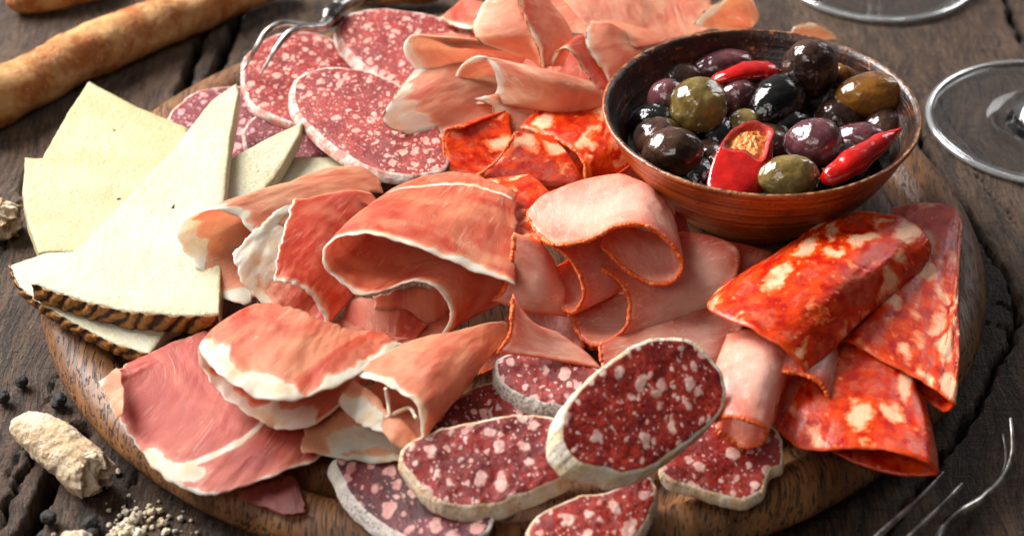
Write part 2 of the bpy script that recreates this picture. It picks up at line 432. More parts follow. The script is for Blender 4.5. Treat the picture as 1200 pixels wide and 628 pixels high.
def m_cheese_rind():
    t = NT('cheese rind'); uv = t.uv()
    rd = t.attr('ridge')
    c = t.mix(t.step(rd, 0.22, 0.6), H('3a1e0c'), H('b67c3c'))
    n = t.noise(uv, 4, 5, 0.7)
    c = t.mix(t.step(n, 0.45, 0.65, 0, 0.6), c, H('4a2610'))
    return t.fin(c, 0.42, 0.0, (1, 1, 1), 0.001, t.bump(n, 0.6, 0.0008), 0.5)
M['cheese_rind'] = m_cheese_rind()

def m_board():
    t = NT('acacia wood'); o = t.obj()
    o = t.map(o, (100, 100, 100))
    w = t.vadd(o, t.noise(o, 0.09, 2, 0.5, 0, 'Color'), 5.0)
    g = t.noise(t.map(w, (1.0, 0.06, 0.35), (0, 0, -0.35)), 1.0, 4, 0.6)
    c = t.mix(t.step(g, 0.25, 0.75), H('5e3a20'), H('93643a'))
    g2 = t.noise(t.map(w, (5.5, 0.25, 2), (0, 0, -0.35)), 1.0, 4, 0.65)
    c = t.mix(t.step(g2, 0.5, 0.68, 0, 0.75), c, H('38200f'))
    pore = t.noise(t.map(w, (13, 1.1, 6), (0, 0, -0.35)), 1.0, 2, 0.6)
    pm = t.step(pore, 0.54, 0.61)
    c = t.mix(t.math('MULTIPLY', pm, 0.85), c, H('1c0e08'))
    h = t.math('ADD', t.math('MULTIPLY', pm, -0.8), t.math('MULTIPLY', g2, 0.35))
    r = t.math('ADD', 0.34, t.math('MULTIPLY', t.noise(o, 0.8, 3), 0.26))
    return t.fin(c, r, nrm=t.bump(h, 0.6, 0.0009), spec=0.35)
M['board'] = m_board()

def m_table():
    t = NT('weathered wood'); o = t.map(t.obj(), (100, 100, 100))
    rot = (0, 0, -0.27)
    w = t.vadd(o, t.noise(o, 0.12, 2, 0.5, 0, 'Color'), 3.0)
    g = t.noise(t.map(w, (1.4, 0.12, 1), rot), 1.0, 5, 0.65)
    c = t.mix(t.step(g, 0.34, 0.66), H('382b22'), H('765a44'))
    big = t.noise(o, 0.11, 3, 0.6)
    c = t.mix(t.step(big, 0.42, 0.64, 0, 0.6), c, H('54361f'))
    gr = t.noise(t.map(w, (7, 0.8, 2), rot), 1.0, 5, 0.7)
    c = t.mix(t.step(gr, 0.52, 0.68, 0, 0.6), c, H('82725f'))
    c = t.mix(t.step(gr, 0.50, 0.36, 0, 0.85), c, H('120d0b'))
    cross = t.noise(t.map(w, (0.8, 5.0, 2), rot), 1.0, 4, 0.7)
    c = t.mix(t.step(cross, 0.46, 0.34, 0, 0.6), c, H('16100c'))
    fine = t.noise(t.map(o, (3.5, 1.8, 2), rot), 2.2, 5, 0.75)
    c = t.mix(t.step(fine, 0.54, 0.7, 0, 0.5), c, H('a09488'))
    cav = t.attr('cav')
    c = t.mix(t.step(cav, 0.15, 0.8), c, H('0a0706'))
    h = t.math('ADD', t.math('MULTIPLY', gr, 0.9), t.math('ADD', t.math('MULTIPLY', fine, 1.0), t.math('MULTIPLY', cross, 0.7)))
    return t.fin(c, t.math('ADD', 0.42, t.math('MULTIPLY', fine, 0.25)), nrm=t.bump(h, 1.0, 0.0034), spec=0.4)
M['table'] = m_table()

def m_bowl():
    t = NT('brown glazed stoneware'); o = t.map(t.obj(), (100, 100, 100)); uv = t.uv()
    rings = t.noise(t.map(o, (0.12, 0.12, 5.5)), 1.0, 4, 0.6)
    c = t.mix(t.step(rings, 0.36, 0.62), H('84380f'), H('c4661f'))
    n = t.noise(o, 0.5, 3, 0.6); c = t.mix(t.step(n, 0.5, 0.7, 0, 0.6), c, H('6a2c10'))
    sp = t.noise(o, 3.2, 4, 0.7); c = t.mix(t.step(sp, 0.62, 0.7, 0, 0.8), c, H('d88a44'))
    c = t.mix(t.step(t.noise(o, 5, 3, 0.6), 0.64, 0.7, 0, 0.8), c, H('1c0c06'))
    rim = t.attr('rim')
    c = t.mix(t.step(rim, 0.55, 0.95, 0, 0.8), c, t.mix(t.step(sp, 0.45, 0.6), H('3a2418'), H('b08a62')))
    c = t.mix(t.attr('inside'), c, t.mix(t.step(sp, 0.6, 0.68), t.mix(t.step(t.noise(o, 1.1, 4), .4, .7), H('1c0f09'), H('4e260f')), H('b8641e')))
    return t.fin(c, t.math('ADD', 0.2, t.math('MULTIPLY', sp, 0.22)), nrm=t.bump(t.math('ADD', t.math('MULTIPLY', rings, 1.2), sp), 0.6, 0.0009), spec=0.6, coat=0.3, coat_r=0.12)
M['bowl'] = m_bowl()

def m_olive(name, a, b):
    t = NT(name); o = t.map(t.obj(), (100, 100, 100))
    c = t.mix(t.step(t.noise(o, 0.9, 4, 0.6, 0.5), 0.35, 0.65), a, b)
    c = t.mix(t.step(t.noise(o, 7, 3, 0.7), 0.62, 0.72, 0, 0.5), c, tuple(x * 0.4 for x in a))
    w = t.noise(o, 1.2, 3); f = t.noise(o, 6, 3)
    return t.fin(c, 0.13, 0.12, (1, .5, .3), 0.003, t.bump(t.math('ADD', w, t.math('MULTIPLY', f, 0.2)), 0.4, 0.0022), 0.6, 0.5, 0.06)
M['olive_green'] = m_olive('green brown olive', H('645026'), H('907a44'))
M['olive_brown'] = m_olive('brown olive', H('5a3614'), H('8a5a20'))
M['olive_purple'] = m_olive('purple olive', H('46242a'), H('6c4044'))
M['olive_dark'] = m_olive('dark brown olive', H('2c1a14'), H('54382a'))
M['olive_black'] = m_olive('black olive', H('080808'), H('12100f'))

def m_simple(name, c, r, metal=0, bump=None, spec=0.5, coat=0, sss=0, c2=None, sc=2.0):
    t = NT(name); o = t.map(t.obj(), (100, 100, 100)); cc = c
    if c2: cc = t.mix(t.step(t.noise(o, sc, 4, 0.65), 0.38, 0.62), c, c2)
    nr = t.bump(t.noise(o, bump[0], 5, 0.7), bump[1], bump[2]) if bump else None
    return t.fin(cc, r, sss, (1, .4, .2), 0.003, nr, spec, coat, 0.06, metal)
M['chili'] = m_simple('red chili skin', H('cc1208'), 0.16, bump=(0.9, 0.3, 0.002), coat=0.7, sss=0.2, c2=H('b00c08'), sc=.6, spec=0.6)
M['chili_in'] = m_simple('chili flesh', H('d8442c'), 0.3, bump=(4, 0.6, 0.001), coat=0.4, sss=0.2, c2=H('b01c14'))
M['seeds'] = m_simple('chili seeds and filling', H('e87818'), 0.3, bump=(6, 0.7, 0.001), coat=0.4, sss=0.3, c2=H('f0a850'), sc=5)
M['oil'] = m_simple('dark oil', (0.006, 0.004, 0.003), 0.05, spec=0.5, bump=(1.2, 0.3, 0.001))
M['steel'] = m_simple('worn steel', H('d4d0ca'), 0.34, 1.0, (6, 0.25, 0.0003), c2=H('8c8680'), sc=1.5)
M['steel_dark'] = m_simple('dark steel', H('66625e'), 0.28, 1.0, (5, 0.3, 0.0003))
M['handle'] = m_simple('handle wood', H('7a5230'), 0.4, bump=(3, 0.4, 0.0005), c2=H('50321c'))
M['peppercorn'] = m_simple('peppercorn', (0.012, 0.011, 0.011), 0.5, bump=(9, 1.0, 0.0015), c2=(0.03, 0.026, 0.024), sc=6)

def m_bread(name, a, b, dk, rough=0.75, bs=1.0):
    t = NT(name); o = t.map(t.obj(), (100, 100, 100))
    c = t.mix(t.step(t.noise(o, 0.6, 4, 0.65), 0.38, 0.62), a, b)
    sp = t.noise(o, 4.5, 5, 0.7)
    c = t.mix(t.step(sp, 0.54, 0.68, 0, 0.6), c, dk)
    return t.fin(c, rough, 0.1, (1, .7, .4), 0.002, t.bump(t.math('ADD', sp, t.noise(o, 1.6, 4, 0.6)), bs, 0.0022), 0.25)
M['bread_crust'] = m_bread('breadstick crust', H('dba56a'), H('b4682c'), H('e8c898'), 0.6)
M['bread_pale'] = m_bread('torn bread', H('ead6bc'), H('d8b890'), H('a0744c'), 0.85, 1.0)
M['crumb'] = m_bread('bread crumb', H('f2e8d6'), H('e2cfae'), H('c0a078'), 0.9, 1.0)

def m_glass():
    t = NT('clear glass'); b = t.b.inputs
    b['Base Color'].default_value = (1, 1, 1, 1); b['Roughness'].default_value = 0.02
    b['Transmission Weight'].default_value = 1.0; b['IOR'].default_value = 1.5
    return t.m
M['glass'] = m_glass()
M['glass_rim_glint'] = m_simple('glass rim with pale glint', (0.9, 0.92, 0.93), 0.08, spec=0.8, coat=0.6)  # partly opaque white, so the bright glint is in the rim's colour
M['glass_rim_glint'].node_tree.nodes['Principled BSDF'].inputs['Transmission Weight'].default_value = 0.82
# ------------------------------------------------------------------ shape builders
def sheet(name, label, cat, group, mat_, rows, th=0.12, fw=0.25, bw=0.0, lw=0.0, rw=0.0, fat=(), wr=0.05, wf=0.7,
          frill=0.08, ragged=0.06, seed=1, tone=0.5, crust=None, crust_r=0.085, crust_t=(0, 1), res=0.075, bulge=0.0, kind=None):
    R = [[P(*q) for q in r] for r in rows]
    R = np.array(R); nr, nc = R.shape[:2]
    ch = np.linalg.norm(np.diff(R, axis=1), axis=2)                       # (nr, nc-1)
    w = np.array([1.0] + [0.5] * (nr - 1))
    seg = ((ch * w[:, None]).sum(0) / w.sum()) ** 0.8 + 1e-4
    tu = np.concatenate([[0], np.cumsum(seg)]); tu /= tu[-1]
    sv = np.linalg.norm(np.diff(R, axis=0), axis=2).mean(1) + 1e-4
    tv = np.concatenate([[0], np.cumsum(sv)]); tv /= tv[-1]
    LU = max(ch.sum(1)); LV = sv.sum()
    nu = int(min(260, max(30, LU / res))); nv = int(min(220, max(24, LV / res)))
    qu = np.linspace(0, 1, nu); qv = np.linspace(0, 1, nv)
    A = np.array([hermite(R[k], tu, qu) for k in range(nr)])              # (nr, nu, 3)
    G = np.zeros((nu, nv, 3))
    if nr == 2:
        for j, t in enumerate(qv): G[:, j] = A[0] * (1 - t) + A[1] * t
        if bulge: G[..., 2] += bulge * np.sin(np.pi * qv)[None, :]
    else:
        for i in range(nu): G[i] = hermite(A[:, i], tv, qv)
    U = (qu * LU)[:, None] * np.ones(nv)[None, :]
    V = (qv * LV)[None, :] * np.ones(nu)[:, None]
    # ragged outline and frilled edge
    du = np.gradient(G, axis=0); dv = np.gradient(G, axis=1)
    tvv = dv / (np.linalg.norm(dv, axis=2)[..., None] + 1e-6); tuu = du / (np.linalg.norm(du, axis=2)[..., None] + 1e-6)
    fe = np.exp(-V / 0.35)
    G = G + tvv * (ragged * 1.6 * fbm(np.stack([U * 1.7, 0 * U, 0 * U + seed * 3.3], -1), 4) * fe)[..., None]
    fwv = 1 + 3.0 * fbm(np.stack([U * 0.55, 0 * U + 3, 0 * U + seed * 1.9], -1), 3)   # the fat rim waxes and wanes
    be = np.exp(-(LV - V) / 0.35); G = G + tvv * (ragged * 1.6 * fbm(np.stack([U * 1.7, 0 * U + 5, 0 * U + seed * 2.3], -1), 4) * be)[..., None]
    le = np.exp(-U / 0.35) - np.exp(-(LU - U) / 0.35)
    G = G + tuu * (ragged * 1.6 * fbm(np.stack([V * 1.7, 0 * U + 9, 0 * U + seed * 1.3], -1), 4) * le)[..., None]
    Nn = np.cross(np.gradient(G, axis=0), np.gradient(G, axis=1)); Nn /= np.linalg.norm(Nn, axis=2)[..., None] + 1e-9
    p3 = np.stack([U * wf, V * wf * 0.55, 0 * U + seed * 7.7], -1)
    disp = wr * 1.5 * fbm(p3, 3) + frill * 1.6 * fe * fbm(np.stack([U * 0.85, V * 0.3, 0 * U + seed * 4.1], -1), 2)
    disp += 0.014 * fbm(np.stack([U * 2.2, V * 1.1, 0 * U + seed * 1.4], -1), 3) * min(1.0, wr / .05) + 0.012 * fbm(np.stack([U * 6, V * 3, 0 * U + seed], -1), 2)
    G = G + Nn * disp[..., None]
    Nn = np.cross(np.gradient(G, axis=0), np.gradient(G, axis=1)); Nn /= np.linalg.norm(Nn, axis=2)[..., None] + 1e-9
    rim = np.minimum(np.minimum(V, LV - V), np.minimum(U, LU - U))
    thk = th * 0.5 * (0.45 + 0.55 * np.clip(rim / 0.15, 0, 1))
    T = (G + Nn * thk[..., None]).reshape(-1, 3); B = (G - Nn * thk[..., None]).reshape(-1, 3)
    n = nu * nv
    F = [grid_faces(nu, nv), grid_faces(nu, nv, n, flip=True)]
    def strip(idx, flip):
        a, b = idx[:-1], idx[1:]
        f = np.stack([a, b, b + n, a + n], -1)
        return f[:, ::-1] if flip else f
    I = np.arange(n).reshape(nu, nv)
    F += [strip(I[:, 0], True), strip(I[:, -1], False), strip(I[0, :], False), strip(I[-1, :], True)]
    fatv = np.zeros_like(U)
    if fw: fatv = np.maximum(fatv, np.clip(0.5 + (fw * np.clip(fwv, -.4, 2.4) - V) / 0.6, 0, 1))
    if bw: fatv = np.maximum(fatv, np.clip(1 - (LV - V) / (2 * bw), 0, 1))
    if lw: fatv = np.maximum(fatv, np.clip(1 - U / (2 * lw), 0, 1))
    if rw: fatv = np.maximum(fatv, np.clip(1 - (LU - U) / (2 * rw), 0, 1))
    for pts, wd in fat:
        q = curve([(s * LU, t * LV, 0) for s, t in pts], 60)
        d = np.full(U.shape, 1e9)
        for a, b in zip(q[:-1], q[1:]):
            ab = b - a; L2 = (ab ** 2).sum() + 1e-9
            s_ = np.clip(((U - a[0]) * ab[0] + (V - a[1]) * ab[1]) / L2, 0, 1)
            d = np.minimum(d, np.hypot(U - a[0] - s_ * ab[0], V - a[1] - s_ * ab[1]))
        fatv = np.maximum(fatv, np.clip(1 - d / (2 * wd), 0, 1))
    Ua = np.cumsum(np.concatenate([np.zeros((1, nv)), np.linalg.norm(np.diff(G, axis=0), axis=2)]), axis=0); Ua = Ua - Ua[nu // 2][None]
    Va = np.cumsum(np.concatenate([np.zeros((nu, 1)), np.linalg.norm(np.diff(G, axis=1), axis=2)], 1), axis=1)
    uv = np.stack([Ua + seed * 5.17 + 9, Va + seed * 3.71], -1).reshape(-1, 2); uv = np.concatenate([uv, uv + 0.5])
    two = lambda a: np.concatenate([a.ravel(), a.ravel()])
    o = mesh_obj(name, np.concatenate([T, B]), np.concatenate(F), mat_, None, uv,
                 {'fat': two(fatv), 'rim': two(rim), 'tone': np.full(2 * n, tone)})
    tag(o, label, cat, group, kind)
    if crust:
        i0, i1 = int(crust_t[0] * (nu - 1)), int(crust_t[1] * (nu - 1)) + 1
        path = G[i0:i1, 0]; m = len(path) * 4
        path = np.stack([np.interp(np.linspace(0, len(path) - 1, m), np.arange(len(path)), path[:, k]) for k in range(3)], -1)
        L = np.linspace(0, (i1 - i0) / nu * LU, m)
        r = crust_r * (1 + 0.7 * n1(L * 2.2, seed, 4) + 0.07 * np.sin(L * 40 + 6 * n1(L * 2, seed + 3)))
        r *= np.clip(np.minimum(L, L[-1] - L) / 0.2, 0.3, 1)
        Vt, Ft, uvt = tube(path, r, 10, True, seed, 0.05, 3.0)
        mesh_obj('edge_crust', Vt, Ft, crust, o, uvt + seed)
    centre(o)
    return o

def slab(name, label, cat, group, outline, plane, off, m_top, rind=None, rind_name='rind', rind_rng=None, smooth=True, n=220, rings=34,
         seed=1, ragged=0.03, bump=0.02, bulge=0.0, round_=0.06, ridged=False, lift=0.03, proud=0.04, m_side=None):
    """a cut slice: outline (pixels) on a plane, carried by the vector off (cm) to its underside"""
    pts = np.array([PP(x, y, plane) for x, y in outline])
    C = closed_curve(pts, n, smooth)
    if rind_rng is not None and isinstance(rind_rng[1], int):
        cl = np.concatenate([[0], np.cumsum(np.linalg.norm(np.diff(np.concatenate([pts, pts[:1]]), axis=0), axis=1))])
        rind_rng = (cl[rind_rng[0]] / cl[-1], cl[rind_rng[1]] / cl[-1])
    nrm = plane[1]; off = np.array(off, float)
    cen = C.mean(0)
    e = C - cen; L = np.linalg.norm(e, axis=1)
    ang = np.linspace(0, 2 * math.pi, n, endpoint=False)
    C = C + e / L[:, None] * (ragged * 1.8 * fbm(np.stack([C[:, 0] * 1.6, C[:, 1] * 1.6, np.full(n, seed * 2.2)], -1), 4))[:, None]
    ex = np.cross([0, 1, 0], nrm); ex /= np.linalg.norm(ex); ey = np.cross(nrm, ex)
    dirs = (C - cen)
    rr = np.concatenate([np.linspace(0.02, 0.93, rings - 6), np.linspace(0.94, 1.0, 6)])
    G = cen + dirs[:, None, :] * rr[None, :, None]
    rimd = np.linalg.norm(dirs, axis=1)[:, None] * (1 - rr)[None, :]
    z = bump * 1.6 * fbm(G * 1.3 + seed * 5, 4) + bulge * (1 - rr[None, :] ** 2)
    z = z - round_ * np.exp(-rimd / (round_ * 1.2 + 1e-4))
    G = G + nrm * z[..., None]
    nk = 9
    rowsb = []
    tt = np.linspace(0, 1, nk)
    outv = dirs / np.linalg.norm(dirs, axis=1)[:, None]
    for t in tt[1:]:
        b = G[:, -1] + off * t + outv * (0.05 * math.sin(math.pi * t) + 0.0)
        b = b + outv * (0.03 * fbm(b * 2.2 + seed, 3))[:, None]
        rowsb.append(b)
    Bc = cen + off
    bot = [Bc + (rowsb[-1] - Bc) * k for k in (0.9, 0.5, 0.02)]
    W = np.concatenate([G, np.stack(rowsb + bot, 1)], 1)                  # (n, rings + ..., 3)
    nv = W.shape[1]
    lu = np.linalg.norm(np.diff(np.concatenate([C, C[:1]]), axis=0), axis=1); arc = np.concatenate([[0], np.cumsum(lu)])[:-1]
    uvt = np.stack([(G - cen) @ ex, (G - cen) @ ey], -1)
    hh = np.linalg.norm(off)
    uvs = np.stack([np.stack([arc, np.full(n, hh * t)], -1) for t in list(tt[1:]) + [1.1, 1.3, 1.5]], 1) + 40
    uv = np.concatenate([uvt, uvs], 1).reshape(-1, 2) + seed * 4.7
    rim = np.concatenate([rimd, np.zeros((n, nv - rimd.shape[1]))], 1)
    o = mesh_obj(name, W.reshape(-1, 3), grid_faces(n, nv, wrap=True), m_top, None, uv, {'rim': rim.ravel(), 'tone': np.full(n * nv, .5), 'fat': np.zeros(n * nv)})
    tag(o, label, cat, group)
    if rind:
        if rind_rng:
            a0, a1 = rind_rng; idx = np.arange(int(a0 * n), int(a1 * n) + 1) % n; wrap = False
        else: idx = np.arange(n); wrap = True
        # resample the band densely
        top = G[idx, -3] if not ridged else G[idx, -1]
        bands = [top + nrm * lift * 0.3, G[idx, -1] + nrm * lift + outv[idx] * proud * 0.4]
        arcs = [0.0, 0.03]
        for k, t in enumerate(np.linspace(0, 1, 14)):
            j = t * (nk - 1); j0 = int(min(j, nk - 2)); f = j - j0
            src = [G[:, -1]] + rowsb
            b = src[j0][idx] * (1 - f) + src[j0 + 1][idx] * f
            bands.append(b + outv[idx] * proud); arcs.append(0.05 + t)
        bands.append(bot[0][idx] - nrm * 0.01 + off * 0.015); arcs.append(1.1)
        Bd = np.stack(bands, 1); m = len(idx)
        if not wrap or ridged:
            k = 4; q = np.linspace(0, m - 1, m * k) if not wrap else np.linspace(0, m, m * k, endpoint=False)
            i0 = np.floor(q).astype(int); f = (q - i0)[:, None, None]; i1 = (i0 + 1) % m if wrap else np.minimum(i0 + 1, m - 1)
            Bd = Bd[i0] * (1 - f) + Bd[i1] * f; a_ = np.interp(q, np.arange(m), np.cumsum(lu[idx])); ov = outv[idx][i0]; m = len(q)
        else: a_ = arc[idx]; ov = outv[idx]
        aa = np.array(arcs)
        ridge = np.full((m, len(arcs)), 0.5)
        if ridged:
            ph = (a_[:, None] * 1.0 + aa[None, :] * hh * 0.9) / 0.66
            ph = ph + 0.75 * fbm(Bd * 0.9 + seed, 3)
            tri = np.abs((ph % 1.0) - 0.5) * 2
            ridge = np.clip(tri + 0.25 * fbm(Bd * 4 + seed, 3), 0, 1)
            Bd = Bd + ov[:, None, :] * (0.09 * (tri - 0.3))[..., None]
        Bd = Bd + ov[:, None, :] * (0.035 * fbm(Bd * 2.6 + seed, 4))[..., None]
        uvr = np.stack([np.broadcast_to(a_[:, None], (m, len(arcs))), np.broadcast_to(aa[None, :] * hh, (m, len(arcs)))], -1).reshape(-1, 2) + seed * 2.3
        mesh_obj(rind_name, Bd.reshape(-1, 3), grid_faces(m, len(arcs), wrap=wrap), rind, o, uvr, {'ridge': ridge.ravel()})
    centre(o)
    return o

def ellipsoid(name, c, axes, rot, m, parent=None, nu=48, nv=32, point=0.0, rough=0.0, seed=0, dent=None):
    import mathutils
    a = np.linspace(0, 2 * math.pi, nu, endpoint=False); b = np.linspace(0, math.pi, nv)
    A, B = np.meshgrid(a, b, indexing='ij')
    d = np.stack([np.sin(B) * np.cos(A), np.sin(B) * np.sin(A), np.cos(B)], -1)
    r = 1 + rough * fbm(d * 1.6 + seed * 3.3, 3)
    if dent is not None:
        dd = np.array(dent, float); dd /= np.linalg.norm(dd); ca = (d * dd).sum(-1)
        r = r - 0.22 * np.exp(-((1 - ca) / 0.02)) + 0.03 * np.exp(-((1 - ca - 0.05) / 0.02) ** 2)
    V = d * r[..., None] * np.array(axes)
    V[..., 0] *= 1 + point * (V[..., 2] / axes[2])
    V[..., 1] *= 1 + point * (V[..., 2] / axes[2])
    R = np.array(mathutils.Euler(rot, 'XYZ').to_matrix())
    V = V @ R.T + np.array(c)
    uv = np.stack([A * max(axes), B * max(axes)], -1).reshape(-1, 2)
    return mesh_obj(name, V.reshape(-1, 3), grid_faces(nu, nv, wrap=True, flip=True), m, parent, uv)
# ------------------------------------------------------------------ the table
def seg_dist(X, Y, pts):
    d = np.full(X.shape, 1e9)
    for a, b in zip(pts[:-1], pts[1:]):
        ab = b - a; L2 = (ab[:2] ** 2).sum() + 1e-9
        s = np.clip(((X - a[0]) * ab[0] + (Y - a[1]) * ab[1]) / L2, 0, 1)
        d = np.minimum(d, np.hypot(X - a[0] - s * ab[0], Y - a[1] - s * ab[1]))
    return d
def axis(lo, hi, fine_lo, fine_hi, df, dc):
    return np.concatenate([np.arange(lo, fine_lo, dc), np.arange(fine_lo, fine_hi, df), np.arange(fine_hi, hi + dc, dc)])
xs = axis(-110, 110, -34, 34, 0.13, 3.0); ys = axis(-90, 120, -21, 44, 0.16, 3.0)
X, Y = np.meshgrid(xs, ys, indexing='ij')
q = np.stack([X, Y, 0 * X], -1)
ca, sa = math.cos(0.27), math.sin(0.27)
U_ = X * ca - Y * sa; V_ = X * sa + Y * ca                                # V runs along the grain
cracks = [  # pixel polylines on the table top, half width in cm, depth
    ([(1060, 120), (1088, 178), (1105, 222), (1130, 243), (1146, 272), (1165, 300), (1179, 318), (1191, 348), (1192, 376), (1184, 398), (1166, 432), (1149, 472), (1128, 500), (1112, 525), (1080, 570), (1040, 625)], 0.13, 0.8),
    ([(1192, 376), (1199, 372), (1215, 365)], 0.06, 0.5),
    ([(1152, 352), (1172, 355), (1188, 362)], 0.05, 0.4), ([(1150, 378), (1185, 386)], 0.04, 0.4),
    ([(1180, -5), (1186, 20), (1198, 48)], 0.16, 0.6), ([(1100, 120), (1120, 160), (1150, 210), (1190, 260)], 0.04, 0.3),
    ([(286, -10), (272, 35), (258, 72), (240, 110)], 0.26, 1.6), ([(246, 15), (230, 58), (214, 104), (205, 130)], 0.22, 1.6),  # two wide grooves at the back left, carved deep and blackened
    ([(35, 532), (20, 565), (2, 603), (-20, 650)], 0.1, 1.0), ([(95, 500), (66, 552), (44, 595), (20, 640)], 0.30, 1.8),
    ([(70, 438), (58, 458), (35, 500), (10, 560)], 0.04, 0.5), ([(195, 480), (180, 520), (150, 570), (140, 640)], 0.05, 0.5),
    ([(30, 200), (14, 260), (0, 300)], 0.05, 0.5), ([(1010, 60), (1040, 90)], 0.04, 0.3)]
Z = 0.05 * fbm(np.stack([U_ * 1.6, V_ * 0.14, 0 * X], -1), 4) + 0.10 * fbm(np.stack([U_ * 3.6, V_ * 0.35, 0 * X + 5], -1), 3) * 0.5 + 0.05 * fbm(q * 0.25, 2)
Z += 0.03 * fbm(np.stack([U_ * 1.2, V_ * 5.0, 0 * X + 9], -1), 2)
cav = np.zeros_like(X)
wx = 0.30 * fbm(q * 0.9, 3); wy = 0.30 * fbm(q * 0.9 + 31, 3)
for pts, w, dep in cracks:
    pl = np.array([P(a, b, 0) for a, b in pts])
    m = seg_dist(X + wx, Y + wy, pl) + 0.07 * fbm(q * 2.2 + 11, 3)
    g = np.clip(1.15 - m / (w * 1.3), 0, 1); g = g * g * (3 - 2 * g)
    Z -= dep * g; cav = np.maximum(cav, g)
Z = np.minimum(Z, 0.0) * 1.0 - 0.02
uvt = np.stack([X, Y], -1).reshape(-1, 2)
table = mesh_obj('table_top', np.stack([X, Y, Z], -1).reshape(-1, 3), grid_faces(len(xs), len(ys)), M['table'], None, uvt, {'cav': cav.ravel()})
tag(table, 'dark weathered wooden table top with cracks and gaps between its planks', kind='structure')

# ------------------------------------------------------------------ round board
prof = [(0.01, 1.9), (5, 1.9), (10, 1.9), (14.0, 1.9), (14.9, 1.88), (15.15, 1.78), (15.35, 1.58), (15.6, 1.46), (15.95, 1.45), (16.2, 1.55), (16.4, 1.74), (16.65, 1.9),
        (16.95, 1.97), (17.3, 1.96), (17.7, 1.84), (18.05, 1.6), (18.25, 1.3), (18.3, 1.05), (18.15, 0.75), (17.7, 0.42), (17.0, 0.14), (16.4, 0.04), (0.01, 0.03)]
pr = np.array([(a, b, 0) for a, b in prof]); pr = np.concatenate([pr[:3], curve(pr[3:-1], 90), pr[-1:]])[:, :2]
V, F, uvb = lathe(pr, 360, 0.0015, 2); V = V * np.array([1.025, 1.025, 1]) + np.array([0.05, 4.35, 0])
board = mesh_obj('cutting_board', V, F, M['board'], None, uvb)
tag(board, 'large round brown wooden board with a grooved rim under all the cold cuts', 'cutting board')

# ------------------------------------------------------------------ breadsticks, torn bread, crumbs
def stick(name, label, cat, px, r, m, seed, sides=40, rough=0.14, ends=(1, 1), n=240, group=None, flat=None):
    path = curve([P(*a) for a in px], n)
    r = np.interp(np.linspace(0, 1, n), np.linspace(0, 1, len(r)), r)
    s = np.linspace(0, 1, n); L = np.linalg.norm(np.diff(path, axis=0), axis=1).sum()
    for k, e in enumerate(ends):
        d = (s if k == 0 else 1 - s) * L
        if e: r = r * np.sqrt(np.clip(1 - (1 - np.clip(d / (e * r.max()), 0, 1)) ** 2, 0.02, 1))
    V, F, uv = tube(path, r, sides, True, seed, rough, 0.8, flat)
    V = V + 0.03 * fbm(V * 3.5 + seed, 3)[:, None] * np.array([1, 1, 1])
    o = mesh_obj(name, V, F, m, None, uv); tag(o, label, cat, group); centre(o); return o
stick('breadstick', 'long golden brown breadstick lying across the table behind the cheese', 'breadstick',
      [(-60, 136, 1.25), (0, 113, 1.2), (50, 88, 1.15), (110, 58, 1.1), (170, 34, 1.05), (230, 12, 1.0), (300, -10, .9), (340, -24, .9)],
      [1.3, 1.28, 1.2, 1.25, 1.2, 1.05, 0.8, 0.7], M['bread_crust'], 3, group='breadsticks on the table')
stick('breadstick', 'rounded tip of a second breadstick, farthest back at the left corner of the table', 'breadstick',
      [(6, 2, .7), (40, -2, .7), (80, -10, .8), (140, -28, .8)], [0.62, 0.7, 0.75, 0.8], M['bread_crust'], 8, ends=(1.2, 1), group='breadsticks on the table')
stick('breadstick', 'far breadstick end lying behind the handle of the serving fork', 'breadstick',
      [(395, -22, .8), (450, -10, .8), (520, -12, .8)], [0.5, .6, .6], M['bread_crust'], 9, group='breadsticks on the table')

def torn_bread(label, path, r, seed, n=130, sides=110, m='bread_pale', cat='bread', name='torn_bread', bitten=0.6):
    path = curve([P(*a) for a in path], n)
    s = np.linspace(0, 1, n); r = np.interp(s, np.linspace(0, 1, len(r)), r)
    L = np.linalg.norm(np.diff(path, axis=0), axis=1).sum()
    d = s * L; r = r * np.sqrt(np.clip(1 - (1 - np.clip(d / 0.7, 0, 1)) ** 2, 0.01, 1))
    d = (1 - s) * L; r = r * np.sqrt(np.clip(1 - (1 - np.clip(d / 0.25, 0, 1)) ** 2, 0.04, 1))
    V, F, uv = tube(path, r, sides, True, seed, 0.10, 0.9)
    c = V.mean(0); V = V + ((V - c) / (np.linalg.norm(V - c, axis=1)[:, None] + .1)) * (0.16 * fbm(V * 1.5 + seed, 4) + 0.05 * fbm(V * 3.4 + seed, 3) + 0.04 * np.abs(fbm(V * 6 + seed, 4)))[:, None]
    e = path[-1]; T = path[-1] - path[-8]; T /= np.linalg.norm(T)
    dd = (V - (e - T * 0.9)) @ T                                           # a torn, crumbly end
    k = np.clip(dd / 0.9, 0, 1); V = V - T * (k * bitten * (0.5 + 1.6 * fbm(V * 1.6 + seed * 2, 3)))[:, None]
    V = V + (k * 0.28)[:, None] * np.stack([noise3(V * 3.2), noise3(V * 3.2 + 9), noise3(V * 3.2 + 19)], -1)
    V[:, 2] = np.maximum(V[:, 2], 0.02)
    o = mesh_obj(name, V, F, M[m], None, uv); tag(o, label, cat, 'torn bread pieces on the table'); centre(o); return o
torn_bread('torn piece of pale wholemeal breadstick lying on the table left of the board', [(16, 497, .75), (45, 508, .85), (80, 533, .85), (118, 566, .8)],
           [.42, .76, .88, .86, .8], 4)
torn_bread('broken bread piece cut by the left picture edge beside the cheese', [(-45, 250, .6), (-15, 255, .65), (24, 262, .6)], [.8, .85, .78], 11)
